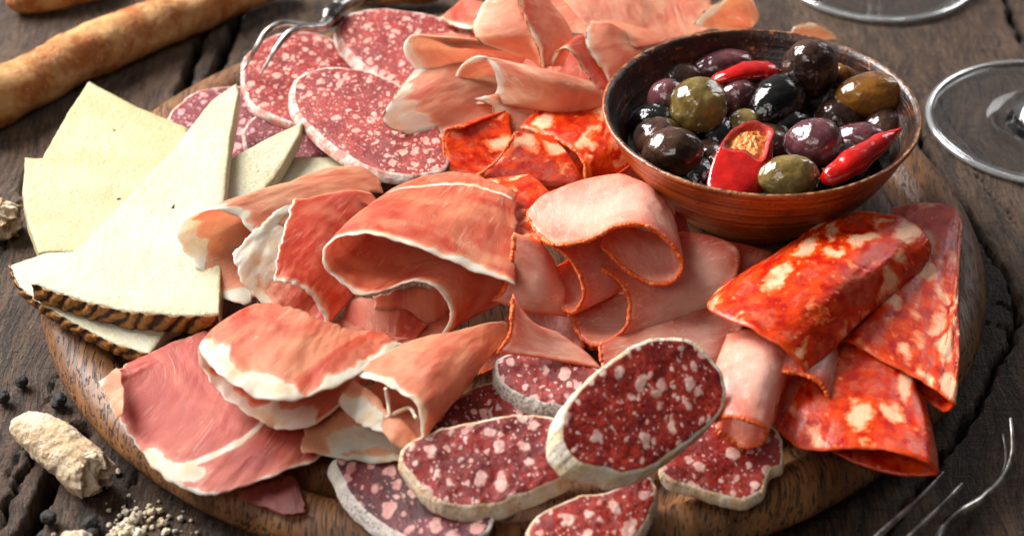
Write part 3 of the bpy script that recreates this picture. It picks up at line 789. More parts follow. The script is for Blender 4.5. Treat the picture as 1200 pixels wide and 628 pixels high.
torn_bread('small bread piece poking up at the bottom left picture edge', [(66, 640, .5), (88, 637, .5), (108, 648, .5)], [.42, .5, .45], 15, 70, 60)

rng = random.Random(5)
spots = [(rng.gauss(158, 26), rng.gauss(612, 13), rng.uniform(.03, .09)) for _ in range(60)] + [(158, 607, .22), (146, 616, .2), (136, 622, .2), (152, 622, .24), (163, 626, .22), (150, 612, .2), (178, 599, .16), (188, 598, .12), (138, 553, .12), (192, 612, .14), (212, 607, .12),
         (160, 596, .1), (128, 615, .1), (195, 622, .14), (140, 604, .08), (127, 598, .07), (175, 592, .08), (170, 618, .1), (205, 622, .08), (100, 628, .12), (118, 574, .06), (186, 587, .06), (147, 600, .14), (132, 628, .2), (144, 628, .24)]
tot_V, tot_F, off_ = [], [], 0
for k, (x, y, r) in enumerate(spots):
    a = np.linspace(0, 2 * math.pi, 14, endpoint=False); b = np.linspace(0, math.pi, 9)
    A, B = np.meshgrid(a, b, indexing='ij'); d = np.stack([np.sin(B) * np.cos(A), np.sin(B) * np.sin(A), np.cos(B) * .7], -1)
    V = (d * (r * (1 + 1.1 * fbm(d * 2.0 + k * 3, 3)))[..., None]).reshape(-1, 3) + P(x, y, r * 0.5) * [1, 1, 0] + [0, 0, r * .5]
    tot_V.append(V); tot_F.append(grid_faces(14, 9, off_, wrap=True, flip=True)); off_ += len(V)
o = mesh_obj('bread_crumbs', np.concatenate(tot_V), np.concatenate(tot_F), M['crumb'], smooth=False); tag(o, 'scatter of pale bread crumbs on the table in front of the board', 'crumbs', None, 'stuff')

pep = [((3, 465, .28), 'black peppercorn lying at the left picture edge'), ((25, 447, .26), 'black peppercorn left of the board, highest of the four by the bread'),
       ((70, 468, .28), 'black peppercorn against the board rim just above the torn bread'), ((57, 606, .28), 'round black peppercorn below the torn bread, in front of the wide table gap'),
       ((106, 613, .28), 'black peppercorn on the table beside the bread crumbs, upper of a touching pair'), ((108, 626, .24), 'black peppercorn at the bottom edge, lower of a touching pair'),
       ((66, 474, .2), 'small black peppercorn close to the board rim')]
for k, ((x, y, r), lb) in enumerate(pep):
    o = ellipsoid('peppercorn', P(x, y, r) , (r, r * .94, r * .9), (0, 0, k), M['peppercorn'], None, 40, 28, rough=0.22, seed=k)
    tag(o, lb, 'peppercorn', 'peppercorns on the table'); centre(o)
o = ellipsoid('bread_flake', P(1066, 172, .1), (.3, .42, .06), (0.1, 0, .6), M['crumb'], None, 24, 16, rough=.3, seed=3)
tag(o, 'flat beige flake on the table right behind the olive bowl', 'crumb'); centre(o)

# ------------------------------------------------------------------ wine glasses (only their feet are in the picture)
def wine_glass(label, c, R, seed):
    k = R / 4.2
    prof = [(0.01, 0.06), (2.5 * k, 0.05), (3.8 * k, 0.02), (4.08 * k, 0.03), (4.2 * k, 0.16), (4.17 * k, 0.32), (4.02 * k, 0.40), (3.85 * k, 0.34), (3.0 * k, 0.30), (1.9 * k, 0.42), (1.25 * k, 0.75), (0.75, 1.4), (0.42, 2.0), (0.36, 4), (0.36, 7.5),
            (0.5, 8.6), (1.3, 9.3), (2.8, 10.3), (3.8, 12), (4.1, 14), (3.7, 17), (3.3, 19.5), (3.2, 19.5), (3.6, 17), (3.98, 14), (3.68, 12.1), (2.7, 10.5), (1.3, 9.6), (0.01, 9.35)]
    pr = np.array([(a, b, 0) for a, b in prof]); pr = curve(pr, 170)[:, :2]; pr[:, 0] = np.maximum(pr[:, 0], 0.005)
    V, F, uv = lathe(pr, 128); V = V + c
    o = mesh_obj('wine_glass', V, F, M['glass'], None, uv)
    a = np.linspace(0, 2 * math.pi, 161); rg = np.stack([c[0] + 4.2 * k * np.cos(a), c[1] + 4.2 * k * np.sin(a), 0 * a + .2], -1)
    V, F, uv = tube(rg, .15, 16, False); mesh_obj('foot_rim_glint', V, F, M['glass_rim_glint'], o, uv)  # added pale ring standing in for the window glint along the foot
    tag(o, label, 'wine glass', 'wine glasses behind the bowl'); centre(o); return o
c = P(1028, -27, 0); c[2] = 0.0; wine_glass('clear wine glass foot at the back, behind the olive bowl', c, 4.85, 1)
c = P(1224, 147, 0); c[2] = 0.0; wine_glass('clear wine glass foot cut by the right picture edge', c, 5.15, 2)

# ------------------------------------------------------------------ forks
def rod(name, pts, r, m, parent, sides=14, n=90, flat=None):
    path = curve([P(*a) for a in pts], n); rr = np.interp(np.linspace(0, 1, n), np.linspace(0, 1, len(r)), r)
    V, F, uv = tube(path, rr, sides, True, 0, 0, 1, flat); return mesh_obj(name, V, F, m, parent, uv)
def empty(name, loc, label, cat, group=None):
    o = bpy.data.objects.new(name, None); col.objects.link(o); o.location = (np.array(loc) * S).tolist(); tag(o, label, cat, group); return o
def finish(root):
    bpy.context.view_layer.update()
    for ch in root.children: ch.matrix_parent_inverse = root.matrix_world.inverted()

t = empty('serving_fork', P(365, 30, 3.6), 'two-pronged steel serving fork with its tips on the large salami slices', 'fork', 'forks')
rod('tine', [(283, 84, 3.45), (290, 74, 3.75), (301, 55, 4.5), (312, 38, 5.0), (330, 28, 5.1), (348, 29, 4.9), (368, 33, 4.6)], [.05, .09, .14, .17, .19, .2, .2], M['steel'], t, flat=.8)
rod('tine', [(305, 89, 3.5), (312, 76, 3.9), (324, 56, 4.5), (338, 40, 4.9), (352, 33, 4.9), (368, 33, 4.6)], [.05, .09, .15, .18, .2, .2], M['steel'], t, flat=.8)
rod('neck', [(362, 33, 4.65), (376, 32, 4.4), (384, 26, 4.2)], [.2, .2, .3], M['steel'], t)
rod('collar', [(382, 28, 4.2), (386, 22, 4.15), (393, 14, 4.05), (398, 9, 4.0)], [.22, .48, .5, .25], M['steel_dark'], t, 24)
rod('ferrule', [(394, 10, 4.0), (408, 1, 3.8), (424, -6, 3.6)], [.3, .42, .42], M['steel'], t, 20)
rod('handle', [(420, -3, 3.6), (450, -14, 3.0), (500, -36, 2.2)], [.44, .52, .5], M['handle'], t, 20)
finish(t)
t = empty('table_fork', P(1130, 580, .4), 'thin steel fork lying at the bottom right, nearer the board', 'fork', 'forks')
rod('tine', [(1105, 554, 1.5), (1092, 568, 1.45), (1072, 588, 1.3), (1040, 617, 1.0), (1000, 655, .7)], [.07, .09, .11, .12, .13], M['steel'], t)
rod('tine', [(1127, 567, 1.3), (1112, 583, 1.3), (1092, 603, 1.2), (1066, 629, 1.0), (1030, 668, .7)], [.08, .10, .12, .13, .13], M['steel'], t)
rod('handle', [(1000, 655, .7), (1012, 675, .6), (990, 710, .5), (960, 760, .4)], [.1, .2, .25, .3], M['steel'], t)
rod('crosspiece', [(1000, 655, .7), (1014, 667, .65), (1030, 668, .7)], [.1, .14, .1], M['steel'], t)
finish(t)
t = empty('table_fork', P(1150, 585, .4), 'thin steel fork with upturned prongs resting on the table at the right', 'fork', 'forks')
rod('tine', [(1184, 490, 1.6), (1186, 510, 1.4), (1186, 530, 1.1), (1180, 551, .8), (1164, 572, .55), (1152, 581, .5)], [.06, .09, .10, .12, .13, .14], M['steel'], t)
rod('tine', [(1175, 509, 1.3), (1178, 528, 1.1), (1177, 548, .8), (1168, 566, .55), (1153, 579, .5)], [.05, .06, .07, .07, .09], M['steel'], t)
rod('handle', [(1158, 576, .5), (1148, 586, .55), (1128, 598, .75), (1112, 610, .7), (1103, 622, .5), (1097, 640, .4), (1092, 680, .3)], [.13, .17, .16, .15, .15, .16, .2], M['steel'], t)
finish(t)
# ------------------------------------------------------------------ cheese
def hz(z, zx=0.0, zy=0.0, at=(600, 314)):
    """a near level plane: height z at a pixel, sloping zx / zy per cm"""
    p = P(at[0], at[1], z); n = np.array([-zx, -zy, 1.0]); n /= np.linalg.norm(n); return (p, n)
CG = 'cheese wedges on the left of the board'
slab('cheese_wedge', 'pale green-yellow cheese triangle, farthest back by the breadstick', 'cheese', CG,
     [(104, 95), (160, 124), (218, 148), (230, 178), (180, 195), (48, 188), (60, 165), (80, 130)], hz(2.75, 0, 0.02, (130, 150)), (0, 0.02, -.6), M['cheese_b'], None, smooth=False, seed=3, n=260)
slab('cheese_wedge', 'wide pale cheese slice with a straight upper edge, on the far left', 'cheese', CG,
     [(29, 184), (120, 185), (200, 186), (280, 200), (220, 290), (45, 295), (33, 262), (26, 225)], hz(3.25, 0, 0.03, (100, 230)), (0, .02, -.65), M['cheese_b'], None, smooth=False, seed=5, n=260)
slab('cheese_wedge', 'yellow cheese piece between the upright cheese point and the pink ham', 'cheese', CG,
     [(398, 184), (410, 200), (360, 240), (300, 262), (268, 262), (275, 225), (310, 190), (345, 182)], hz(3.0, 0, 0.0, (330, 215)), (0, 0, -.6), M['cheese'], None, smooth=False, seed=9, n=240)
slab('cheese_wedge', 'narrow leaning cheese point just right of the biggest triangle', 'cheese', CG,
     [(354, 142), (352, 156), (330, 195), (302, 232), (292, 262), (262, 262), (262, 200), (268, 186), (310, 163)], hz(3.75, -.05, 0.1, (300, 200)), (0, 0, -.55), M['cheese'], None, smooth=False, seed=12, n=260)
slab('cheese_wedge', 'flat cheese slice with brown rind lying under the biggest triangle', 'cheese', CG,
     [(12, 310), (22, 334), (50, 356), (95, 382), (135, 402), (176, 414), (196, 383), (240, 360), (240, 300), (160, 270), (104, 272), (50, 296)], hz(3.05, 0, 0.02, (100, 330)), (0.05, .12, -.62),
     M['cheese'], M['cheese_rind'], 'rind', (0, 5), smooth=False, seed=14, n=320, ridged=True)
slab('cheese_wedge', 'biggest ivory cheese triangle on top with a ridged brown rind', 'cheese', CG,
     [(39, 331), (65, 341), (100, 352), (150, 364), (205, 369), (257, 368), (260, 300), (264, 220), (270, 160), (280, 106), (277, 97), (248, 117), (200, 178), (150, 230), (98, 284)], hz(4.1, 0, 0.06, (180, 280)), (0.02, .06, -.78),
     M['cheese'], M['cheese_rind'], 'rind', (0, 5), smooth=False, seed=17, n=420, rings=44, ridged=True)

# ------------------------------------------------------------------ large salami slices at the back
def ell(cx, cy, rx, ry, rot=0.0, n=18, w=0.03, seed=0):
    r = random.Random(seed); out = []
    for k in range(n):
        a = 2 * math.pi * k / n; q = 1 + w * (r.random() - .5) * 2
        x, y = rx * math.cos(a) * q, ry * math.sin(a) * q
        out.append((cx + x * math.cos(rot) - y * math.sin(rot), cy + x * math.sin(rot) + y * math.cos(rot)))
    return out
SG = 'large salami slices at the back'
slab('salami_slice', 'large purplish salami slice, lowest and leftmost of the big round ones', 'salami', SG, ell(272, 152, 76, 52, seed=1), hz(2.35, 0, 0, (270, 150)), (0, 0, -.3), M['salami_rose'], M['rind_red'], seed=2)
slab('salami_slice', 'large salami slice mostly hidden under the large oval one', 'salami', SG, ell(350, 160, 64, 42, seed=2), hz(2.75, 0, 0, (350, 160)), (0, 0, -.3), M['salami_rose'], M['rind_red'], seed=4)
slab('salami_slice', 'large pink salami slice under the prongs of the serving fork', 'salami', SG, ell(355, 92, 72, 54, 0.1, seed=3), hz(3.1, -.02, 0.0, (350, 90)), (-.05, -.05, -.32), M['salami_large'], M['rind_red'], seed=6)
slab('salami_slice', 'large pink salami slice with a white rind, farthest back, touching the ham', 'salami', SG,
     [(397, 30), (408, 18), (436, 11), (480, 14), (520, 22), (545, 45), (545, 80), (520, 100), (480, 104), (448, 90), (420, 70), (402, 50)], hz(3.7, .03, 0.1, (460, 60)), (-.2, -.12, -.34), M['salami_large'], M['rind_red'], seed=8, proud=.06)
slab('salami_slice', 'large oval red salami slice in front of the others, nearest of the big round ones', 'salami', SG,
     [(344, 108), (350, 90), (376, 80), (410, 80), (448, 90), (485, 115), (512, 145), (525, 180), (520, 198), (490, 205), (452, 202), (412, 185), (376, 158), (350, 132)], hz(3.95, .02, 0.08, (430, 150)), (-.18, -.12, -.32),
     M['salami_large'], M['rind_red'], seed=10, proud=.06)

# ------------------------------------------------------------------ folded smoked ham (back, middle)
HG = 'folded ham slices with peppered edges at the back'
def ham_b(label, rows, seed, **kw):
    a = dict(th=.075, fw=.15, crust=M['pepper_crust'], crust_r=.03, wr=.055, frill=.08, tone=.55, ragged=.04); a.update(kw)
    return sheet('ham_slice', label, 'ham', HG, M['smoked_ham'], rows, seed=seed, **a)
ham_b('pinkish ham fold at the very back edge, behind the top ham curl', [[(628, -14, 4.6), (640, 18, 4.6), (680, 40, 4.4), (720, 45, 4.3)], [(700, -25, 4.2), (730, -10, 4.4), (780, 0, 4.3), (800, 15, 4.2)]], 31, crust=None, fw=0, fat=[([(0, .4), (1, .5)], .08)])
ham_b('long flat ham slice stretching along the back towards the bowl', [[(700, 46, 4.2), (740, 52, 4.1), (800, 44, 4.0), (862, 28, 3.9)], [(660, 0, 4.8), (720, -8, 4.8), (780, 0, 4.4), (834, 9, 4.0)], [(640, -20, 4.2), (720, -25, 4.2), (780, -15, 4), (834, 2, 3.6)]], 32, crust=None, fw=0)
ham_b('purple-pink ham edge with an orange rim behind the largest ham curl', [[(516, 22, 4.2), (530, 30, 4.2), (550, 34, 4.3), (568, 32, 4.4)], [(545, -4, 4.0), (560, 2, 4.1), (575, 5, 4.2), (590, 10, 4.3)]], 33, tone=.3)
ham_b('pale peach ham flap standing behind the bowl', [[(813, 30, 4.6), (822, 16, 5.4), (838, 4, 6.2), (856, -8, 6.8)], [(840, 34, 4.4), (850, 24, 5.0), (864, 14, 5.4), (880, 0, 5.2)], [(870, 36, 4.0), (880, 32, 4.2), (888, 26, 4.4), (890, 18, 4.4)]], 34, tone=.9, fw=.3)
ham_b('thin orange ham tip peeking over the back rim of the bowl', [[(930, 32, 3.6), (945, 27, 4.0), (965, 30, 4.0), (976, 38, 3.8)], [(925, 44, 3.0), (940, 44, 3.0), (960, 46, 3.0), (980, 46, 3.0)]], 35, tone=.8)
ham_b('reddish ham slice lying flat under the smoked ham roll', [[(470, 130, 3.4), (560, 150, 3.3), (640, 150, 3.3), (720, 120, 3.4)], [(500, 40, 3.9), (570, 40, 4.0), (640, 50, 4.1), (740, 50, 4.1)]], 43, tone=.1, crust=None, fw=0)
ham_b('lower folded ham slice with a thick white fat edge beside the big round salami',
      [[(484, 84, 5.3), (463, 112, 5.1), (449, 143, 4.5), (476, 157, 4.0), (522, 166, 3.6), (560, 169, 3.5), (578, 150, 3.9), (577, 126, 4.5), (556, 116, 4.9)],
       [(560, 60, 5.1), (580, 80, 5.1), (596, 100, 4.7), (606, 120, 4.2), (618, 140, 4.0), (648, 160, 3.6), (660, 142, 4.1), (655, 122, 4.6), (630, 100, 4.9)]], 36, fw=.55, tone=.75)
ham_b('large smoked ham roll lying over the others with its open end to the left',
      [[(530, 95, 5.0), (542, 76, 5.7), (563, 66, 6.2), (580, 84, 5.8), (583, 104, 5.1), (574, 118, 4.6), (548, 121, 4.4), (514, 107, 4.6), (489, 84, 5.2), (473, 58, 6.0), (481, 42, 6.5), (503, 43, 6.4), (528, 56, 5.9)],
       [(620, 85, 5.2), (630, 82, 5.8), (636, 82, 6.4), (650, 96, 6.2), (655, 112, 5.6), (640, 128, 4.8), (600, 116, 4.5), (580, 100, 4.6), (570, 80, 5.0), (565, 60, 5.6), (570, 50, 6.2), (590, 54, 6.0), (600, 62, 5.8)],
       [(680, 95, 5.0), (690, 96, 5.4), (698, 100, 5.6), (704, 110, 5.4), (706, 122, 5.0), (698, 136, 4.5), (660, 132, 4.4), (640, 118, 4.4), (620, 100, 4.7), (610, 80, 5.2), (620, 66, 5.6), (630, 68, 5.6), (640, 75, 5.5)]],
      37, fw=.2, tone=.85, crust=None)
ham_b('smooth orange ham curl at the very top, its left edge dark with pepper',
      [[(588, -12, 7.4), (566, 6, 7.2), (555, 30, 6.8), (562, 48, 6.4), (590, 60, 6.1), (615, 68, 5.9), (636, 80, 5.6)],
       [(596, -14, 7.7), (584, 8, 7.5), (582, 28, 7.2), (596, 42, 6.9), (614, 50, 6.6), (626, 62, 6.2), (638, 80, 5.7)],
       [(606, -14, 7.8), (608, 4, 7.6), (612, 18, 7.4), (620, 32, 7.1), (627, 48, 6.7), (632, 64, 6.3), (640, 82, 5.8)]], 38, tone=.8, fw=.1, crust_t=(0, .6))
ham_b('narrow pink ham fold leaning right of the top ham curl',
      [[(606, -12, 7.9), (610, 6, 7.7), (618, 28, 7.3), (627, 50, 6.8), (636, 80, 6.0)], [(625, -8, 7.0), (636, 10, 6.8), (648, 28, 6.4), (656, 46, 6.0), (648, 78, 5.5)],
       [(640, -4, 5.6), (655, 14, 5.6), (668, 34, 5.4), (672, 50, 5.2), (660, 78, 5.0)]], 39, tone=.6)
ham_b('deep red curled ham fold with a dark rim left of the bowl',
      [[(646, 78, 6.0), (650, 64, 6.4), (660, 57, 6.5), (674, 66, 6.2), (684, 84, 5.7), (700, 104, 5.2)], [(672, 46, 5.9), (678, 42, 6.1), (688, 44, 6.0), (698, 58, 5.7), (706, 80, 5.3), (716, 108, 4.9)]], 40, tone=.1)
ham_b('pale ham fold with a speckled rim touching the left side of the bowl',
      [[(692, 26, 6.4), (686, 42, 6.3), (692, 62, 6.0), (704, 78, 5.6), (714, 96, 5.2)], [(712, 26, 6.3), (716, 40, 6.1), (722, 56, 5.8), (730, 66, 5.5), (728, 84, 5.1)], [(730, 36, 5.4), (742, 46, 5.2), (750, 56, 5.0), (752, 62, 4.9), (742, 80, 4.8)]], 41, tone=.8, fw=.15)
ham_b('pink ham fold behind the speckled fold, reaching the bowl rim', [[(696, 26, 6.0), (715, 38, 5.8), (735, 50, 5.5), (744, 58, 5.3)], [(720, 24, 4.8), (745, 32, 4.6), (770, 40, 4.5), (790, 48, 4.4)]], 42, tone=.5, fw=0)

# ------------------------------------------------------------------ red paprika folds in the middle
CG2 = 'small red chorizo folds below the ham'
def chor(label, rows, seed, group=CG2, mt='chorizo', **kw):
    a = dict(th=.13, fw=(.14 if group == CG2 else .05), wr=.05, frill=.04, tone=.5, ragged=.04); a.update(kw)
    return sheet('chorizo_slice', label, 'chorizo', group, M[mt], rows, seed=seed, **a)
chor('bright red chorizo curl with an open dark mouth under the ham roll',
     [[(545, 150, 4.5), (524, 152, 4.4), (520, 174, 4.0), (526, 196, 3.6), (543, 207, 3.4), (566, 203, 3.7), (586, 184, 4.2), (598, 166, 4.7), (605, 154, 5.0)],
      [(620, 120, 4.3), (600, 130, 4.3), (600, 160, 4.0), (610, 190, 3.6), (640, 222, 3.3), (672, 222, 3.5), (680, 206, 4.0), (668, 184, 4.4), (650, 160, 4.6)]], 51, tone=.35, crust=M['paprika'], crust_r=.07)
chor('red chorizo fold between the open curl and the bowl',
     [[(610, 150, 4.3), (640, 158, 4.6), (668, 172, 4.6), (685, 192, 4.3), (688, 212, 3.8), (700, 219, 3.5), (712, 212, 3.7)],
      [(640, 118, 4.5), (690, 118, 4.8), (715, 130, 4.9), (732, 150, 4.7), (738, 175, 4.2), (745, 190, 3.8), (750, 185, 3.9)]], 52, tone=.5, crust=M['paprika'], crust_r=.07)
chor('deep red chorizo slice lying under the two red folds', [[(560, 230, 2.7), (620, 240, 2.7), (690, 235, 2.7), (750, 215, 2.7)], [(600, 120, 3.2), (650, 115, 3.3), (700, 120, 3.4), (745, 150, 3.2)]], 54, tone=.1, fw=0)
chor('flat dark red chorizo slice edge between the smooth pink ham and the loin', [[(562, 211, 4.2), (570, 233, 4.4), (586, 254, 4.6), (600, 285, 4.7)], [(620, 205, 4.2), (635, 215, 4.4), (650, 235, 4.4), (665, 260, 4.3)]], 53, tone=.6)

# ------------------------------------------------------------------ prosciutto
PG = 'folded prosciutto slices in the middle'
def pro(label, rows, seed, mt='prosciutto', **kw):
    a = dict(th=.075, fw=.26, wr=.08, frill=.15, tone=.5, ragged=.11); a.update(kw)
    return sheet('prosciutto_slice', label, 'prosciutto', PG, M[mt], rows, seed=seed, **a)
pro('flat dark pink prosciutto slice hanging over the left board rim',
    [[(117, 448, 2.9), (134, 482, 2.6), (160, 522, 2.5), (192, 559, 2.4), (236, 579, 2.4), (286, 569, 2.5), (340, 550, 2.7), (376, 536, 2.8), (404, 522, 2.9)],
     [(135, 436, 3.3), (175, 440, 3.2), (215, 470, 3.1), (250, 500, 3.0), (290, 510, 3.0), (325, 505, 3.0), (360, 500, 3.0), (385, 500, 3.0), (410, 505, 3.0)],
     [(152, 424, 3.1), (200, 402, 3.3), (246, 388, 3.3), (285, 385, 3.3), (320, 400, 3.2), (345, 430, 3.2), (370, 450, 3.1), (395, 470, 3.1), (425, 490, 3.0)]],
    61, 'prosciutto_dark', fw=.05, lw=.05, fat=[([(.42, .02), (.5, .25), (.60, .5), (.64, .8)], .13), ([(.34, .02), (.42, .05), (.5, .10)], .28)], tone=.3, frill=.06)
pro('small turned-up peach corner at the left end of the flat prosciutto slice', [[(116, 447, 3.3), (127, 468, 3.2), (137, 492, 3.0)], [(140, 430, 3.55), (144, 455, 3.55), (145, 484, 3.3)]], 75, tone=1.0, fw=.12)
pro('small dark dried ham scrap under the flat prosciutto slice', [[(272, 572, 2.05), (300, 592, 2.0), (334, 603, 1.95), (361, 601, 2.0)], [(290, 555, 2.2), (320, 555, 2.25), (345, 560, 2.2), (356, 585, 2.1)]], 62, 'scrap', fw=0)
pro('torn little prosciutto shreds under the two open curls', [[(372, 386, 3.5), (398, 408, 3.4), (430, 418, 3.5), (438, 408, 3.6)], [(400, 372, 3.6), (425, 385, 3.7), (450, 395, 3.7), (480, 398, 3.6)]], 63, fw=.2, frill=.2)
pro('rumpled reddish prosciutto piece behind the torn shreds', [[(392, 392, 3.3), (430, 406, 3.5), (462, 408, 3.5), (486, 402, 3.4)], [(410, 350, 3.8), (440, 352, 3.9), (470, 360, 3.8), (500, 380, 3.6)]], 64, tone=.2, fw=.1, frill=.15)
pro('pale translucent prosciutto flap below the biggest prosciutto fold', [[(353, 530, 3.0), (395, 536, 3.0), (440, 541, 3.05), (470, 541, 3.1), (486, 530, 3.1)], [(356, 490, 3.4), (395, 480, 3.4), (430, 480, 3.5), (460, 490, 3.5), (482, 505, 3.4)]], 65, tone=1.0, fw=.12, fat=[([(.3, .3), (.6, .5), (.9, .4)], .4)])
pro('prosciutto slice looping open at the left, its cream fat edge over the cheese',
    [[(286, 358, 3.5), (262, 350, 3.6), (236, 322, 3.9), (214, 292, 4.4), (207, 270, 5.0), (222, 253, 5.7), (250, 247, 5.9), (280, 256, 5.6), (300, 280, 5.2)],
     [(330, 320, 3.6), (325, 300, 3.8), (310, 272, 4.2), (300, 250, 4.7), (310, 232, 5.2), (330, 218, 5.5), (362, 208, 5.5), (392, 212, 5.3), (410, 230, 5.0)],
     [(360, 300, 3.6), (360, 280, 3.8), (350, 255, 4.1), (345, 232, 4.6), (360, 212, 4.9), (385, 198, 5.0), (420, 196, 4.9), (442, 208, 4.7), (448, 225, 4.5)]], 66, tone=.8, fw=.55, frill=.14)
pro('orange-red prosciutto slice with a broad white fat band and a curled end',
    [[(272, 296, 5.2), (280, 322, 4.8), (302, 350, 4.2), (330, 374, 3.8), (352, 391, 3.5), (368, 393, 3.6), (379, 377, 4.1), (373, 355, 4.6), (352, 338, 5.1), (320, 328, 5.5)],
     [(308, 262, 5.4), (330, 270, 5.1), (352, 290, 4.7), (380, 310, 4.3), (400, 335, 3.7), (418, 345, 3.7), (425, 325, 3.9), (412, 300, 4.3), (384, 285, 5.0), (330, 280, 5.7)],
     [(345, 229, 5.5), (372, 226, 5.3), (396, 230, 5.0), (430, 240, 4.8), (460, 270, 3.9), (472, 295, 3.7), (472, 290, 3.8), (462, 258, 4.3), (430, 226, 4.9), (344, 234, 5.7)]],
    67, tone=.15, fw=.2, lw=2.3, rw=.05, frill=.1)
pro('smooth pink prosciutto slice draped in two open curls with a white fat rim',
    [[(604, 334, 5.3), (545, 312, 5.8), (484, 291, 6.3), (430, 276, 6.5), (394, 279, 6.3), (377, 299, 6.0), (384, 320, 5.5), (405, 336, 5.2), (426, 346, 5.0), (456, 337, 5.0), (487, 330, 5.2), (510, 338, 5.1), (525, 362, 4.5), (521, 388, 3.7), (502, 402, 3.4), (475, 397, 3.4), (450, 388, 3.4)],
     [(604, 270, 5.2), (565, 252, 5.6), (520, 240, 5.8), (470, 238, 5.9), (430, 245, 5.8), (412, 262, 5.6), (420, 285, 5.1), (440, 300, 4.9), (470, 310, 4.7), (510, 305, 4.6), (545, 305, 4.5), (560, 312, 4.7), (575, 335, 4.2), (568, 360, 3.7), (550, 374, 3.5), (520, 372, 3.4), (500, 362, 3.4)],
     [(606, 225, 4.9), (580, 214, 5.0), (552, 204, 5.0), (520, 202, 5.1), (488, 211, 5.2), (455, 227, 5.0), (455, 245, 4.5), (480, 262, 4.3), (520, 272, 4.2), (560, 280, 4.2), (590, 285, 4.3), (604, 292, 4.5), (612, 312, 4.1), (608, 335, 3.7), (600, 350, 3.5), (570, 352, 3.4), (540, 345, 3.4)]],
    68, tone=.4, fw=.17, frill=.10, fat=[([(.02, .86), (.12, .84), (.24, .8), (.34, .78)], .08)])
pro('pink inner prosciutto layer seen inside the lower open curl of the draped slice', [[(446, 396, 3.1), (478, 404, 2.95), (508, 398, 2.95), (530, 372, 3.1)], [(436, 348, 4.2), (470, 338, 4.3), (505, 336, 4.3), (540, 345, 4.0)]], 74, tone=.45, fw=0)
pro('wide folded prosciutto slice with a deep cream fat band, nearest the viewer',
    [[(474, 405, 4.2), (440, 427, 4.6), (394, 452, 5.0), (338, 470, 5.3), (286, 457, 5.6), (250, 432, 5.5), (232, 407, 5.0), (238, 432, 4.4), (262, 464, 4.0), (300, 491, 3.7), (340, 503, 3.6), (372, 495, 3.7), (402, 470, 3.9)],
     [(460, 396, 4.3), (424, 405, 4.7), (385, 415, 5.0), (345, 418, 5.3), (310, 406, 5.4), (280, 390, 5.3), (262, 378, 4.9), (268, 400, 4.3), (295, 430, 3.9), (330, 452, 3.7), (370, 460, 3.7), (410, 455, 3.8), (440, 440, 3.9)],
     [(450, 390, 4.2), (418, 388, 4.5), (398, 382, 4.7), (375, 374, 4.9), (350, 362, 5.0), (322, 357, 4.9), (298, 358, 4.4), (305, 372, 3.9), (335, 400, 3.7), (370, 420, 3.6), (420, 420, 3.6), (460, 420, 3.7), (480, 412, 3.8)]],
    69, tone=.4, fw=.6, frill=.16)
pro('cone-shaped prosciutto fold pointing at the viewer with white threads across its mouth',
    [[(418, 438, 4.7), (450, 451, 5.0), (476, 463, 5.0), (492, 486, 4.7), (495, 513, 4.1), (481, 531, 3.7), (464, 512, 3.6), (440, 490, 3.8), (418, 474, 4.0)],
     [(446, 418, 4.6), (490, 420, 4.9), (520, 425, 4.8), (540, 440, 4.4), (538, 462, 3.9), (520, 480, 3.5), (500, 470, 3.4), (470, 455, 3.5), (446, 442, 3.7)],
     [(474, 402, 4.5), (524, 390, 4.6), (566, 380, 4.4), (592, 378, 4.0), (594, 392, 3.6), (586, 402, 3.3), (560, 415, 3.2), (520, 425, 3.2), (480, 425, 3.4)]],
    70, tone=.7, fw=.22, frill=.12, fat=[([(.05, .05), (.2, .02)], .2)])
pro('frilly cream fat strip folded under the mouth of the ham cone', [[(398, 470, 4.3), (416, 490, 4.1), (438, 506, 3.9), (462, 518, 3.9), (480, 534, 3.6)], [(412, 442, 4.6), (440, 462, 4.3), (462, 486, 4.0), (482, 500, 3.9), (492, 516, 3.7)]], 71, tone=1, fw=.45, frill=.16, wr=.1)
for k, pts in enumerate([[(452, 455, 4.95), (455, 470, 4.4), (457, 487, 4.1)], [(436, 497, 3.95), (457, 487, 4.05), (478, 478, 4.3), (488, 490, 4.55)]]):
    path = curve([P(*a) for a in pts], 40); V, F, uv = tube(path, .07, 8, True, k, .02, 3); o = mesh_obj('fat_thread', V, F, M['rind_white'], None, uv)
    tag(o, ('upright thin white fat thread' if k == 0 else 'slanting thin white fat thread') + ' across the mouth of the ham cone', 'fat thread', 'fat threads'); centre(o)

# ------------------------------------------------------------------ pork loin
LG = 'folded pork loin slices with paprika edges'
def loin(label, rows, seed, **kw):
    a = dict(th=.17, fw=0, wr=.04, frill=.04, tone=.55, ragged=.02, crust=M['paprika'], crust_r=.075); a.update(kw)
    return sheet('pork_loin_slice', label, 'pork loin', LG, M['loin'], rows, seed=seed, **a)
loin('pork loin slice lying low between the oval salami and the chorizo', [[(702, 402, 3.4), (704, 420, 3.2), (709, 437, 3.0), (760, 452, 2.8)], [(850, 345, 3.2), (872, 372, 3.1), (862, 402, 2.9), (842, 425, 2.7)]], 81, tone=.4, crust_t=(0, .4))
loin('shaded pork loin slice far back in front of the bowl foot', [[(760, 290, 3.4), (800, 330, 3.3), (840, 345, 3.2), (880, 335, 3.1)], [(800, 275, 3.3), (835, 282, 3.3), (865, 285, 3.2), (905, 296, 3.0)]], 82, tone=.2, crust=None)
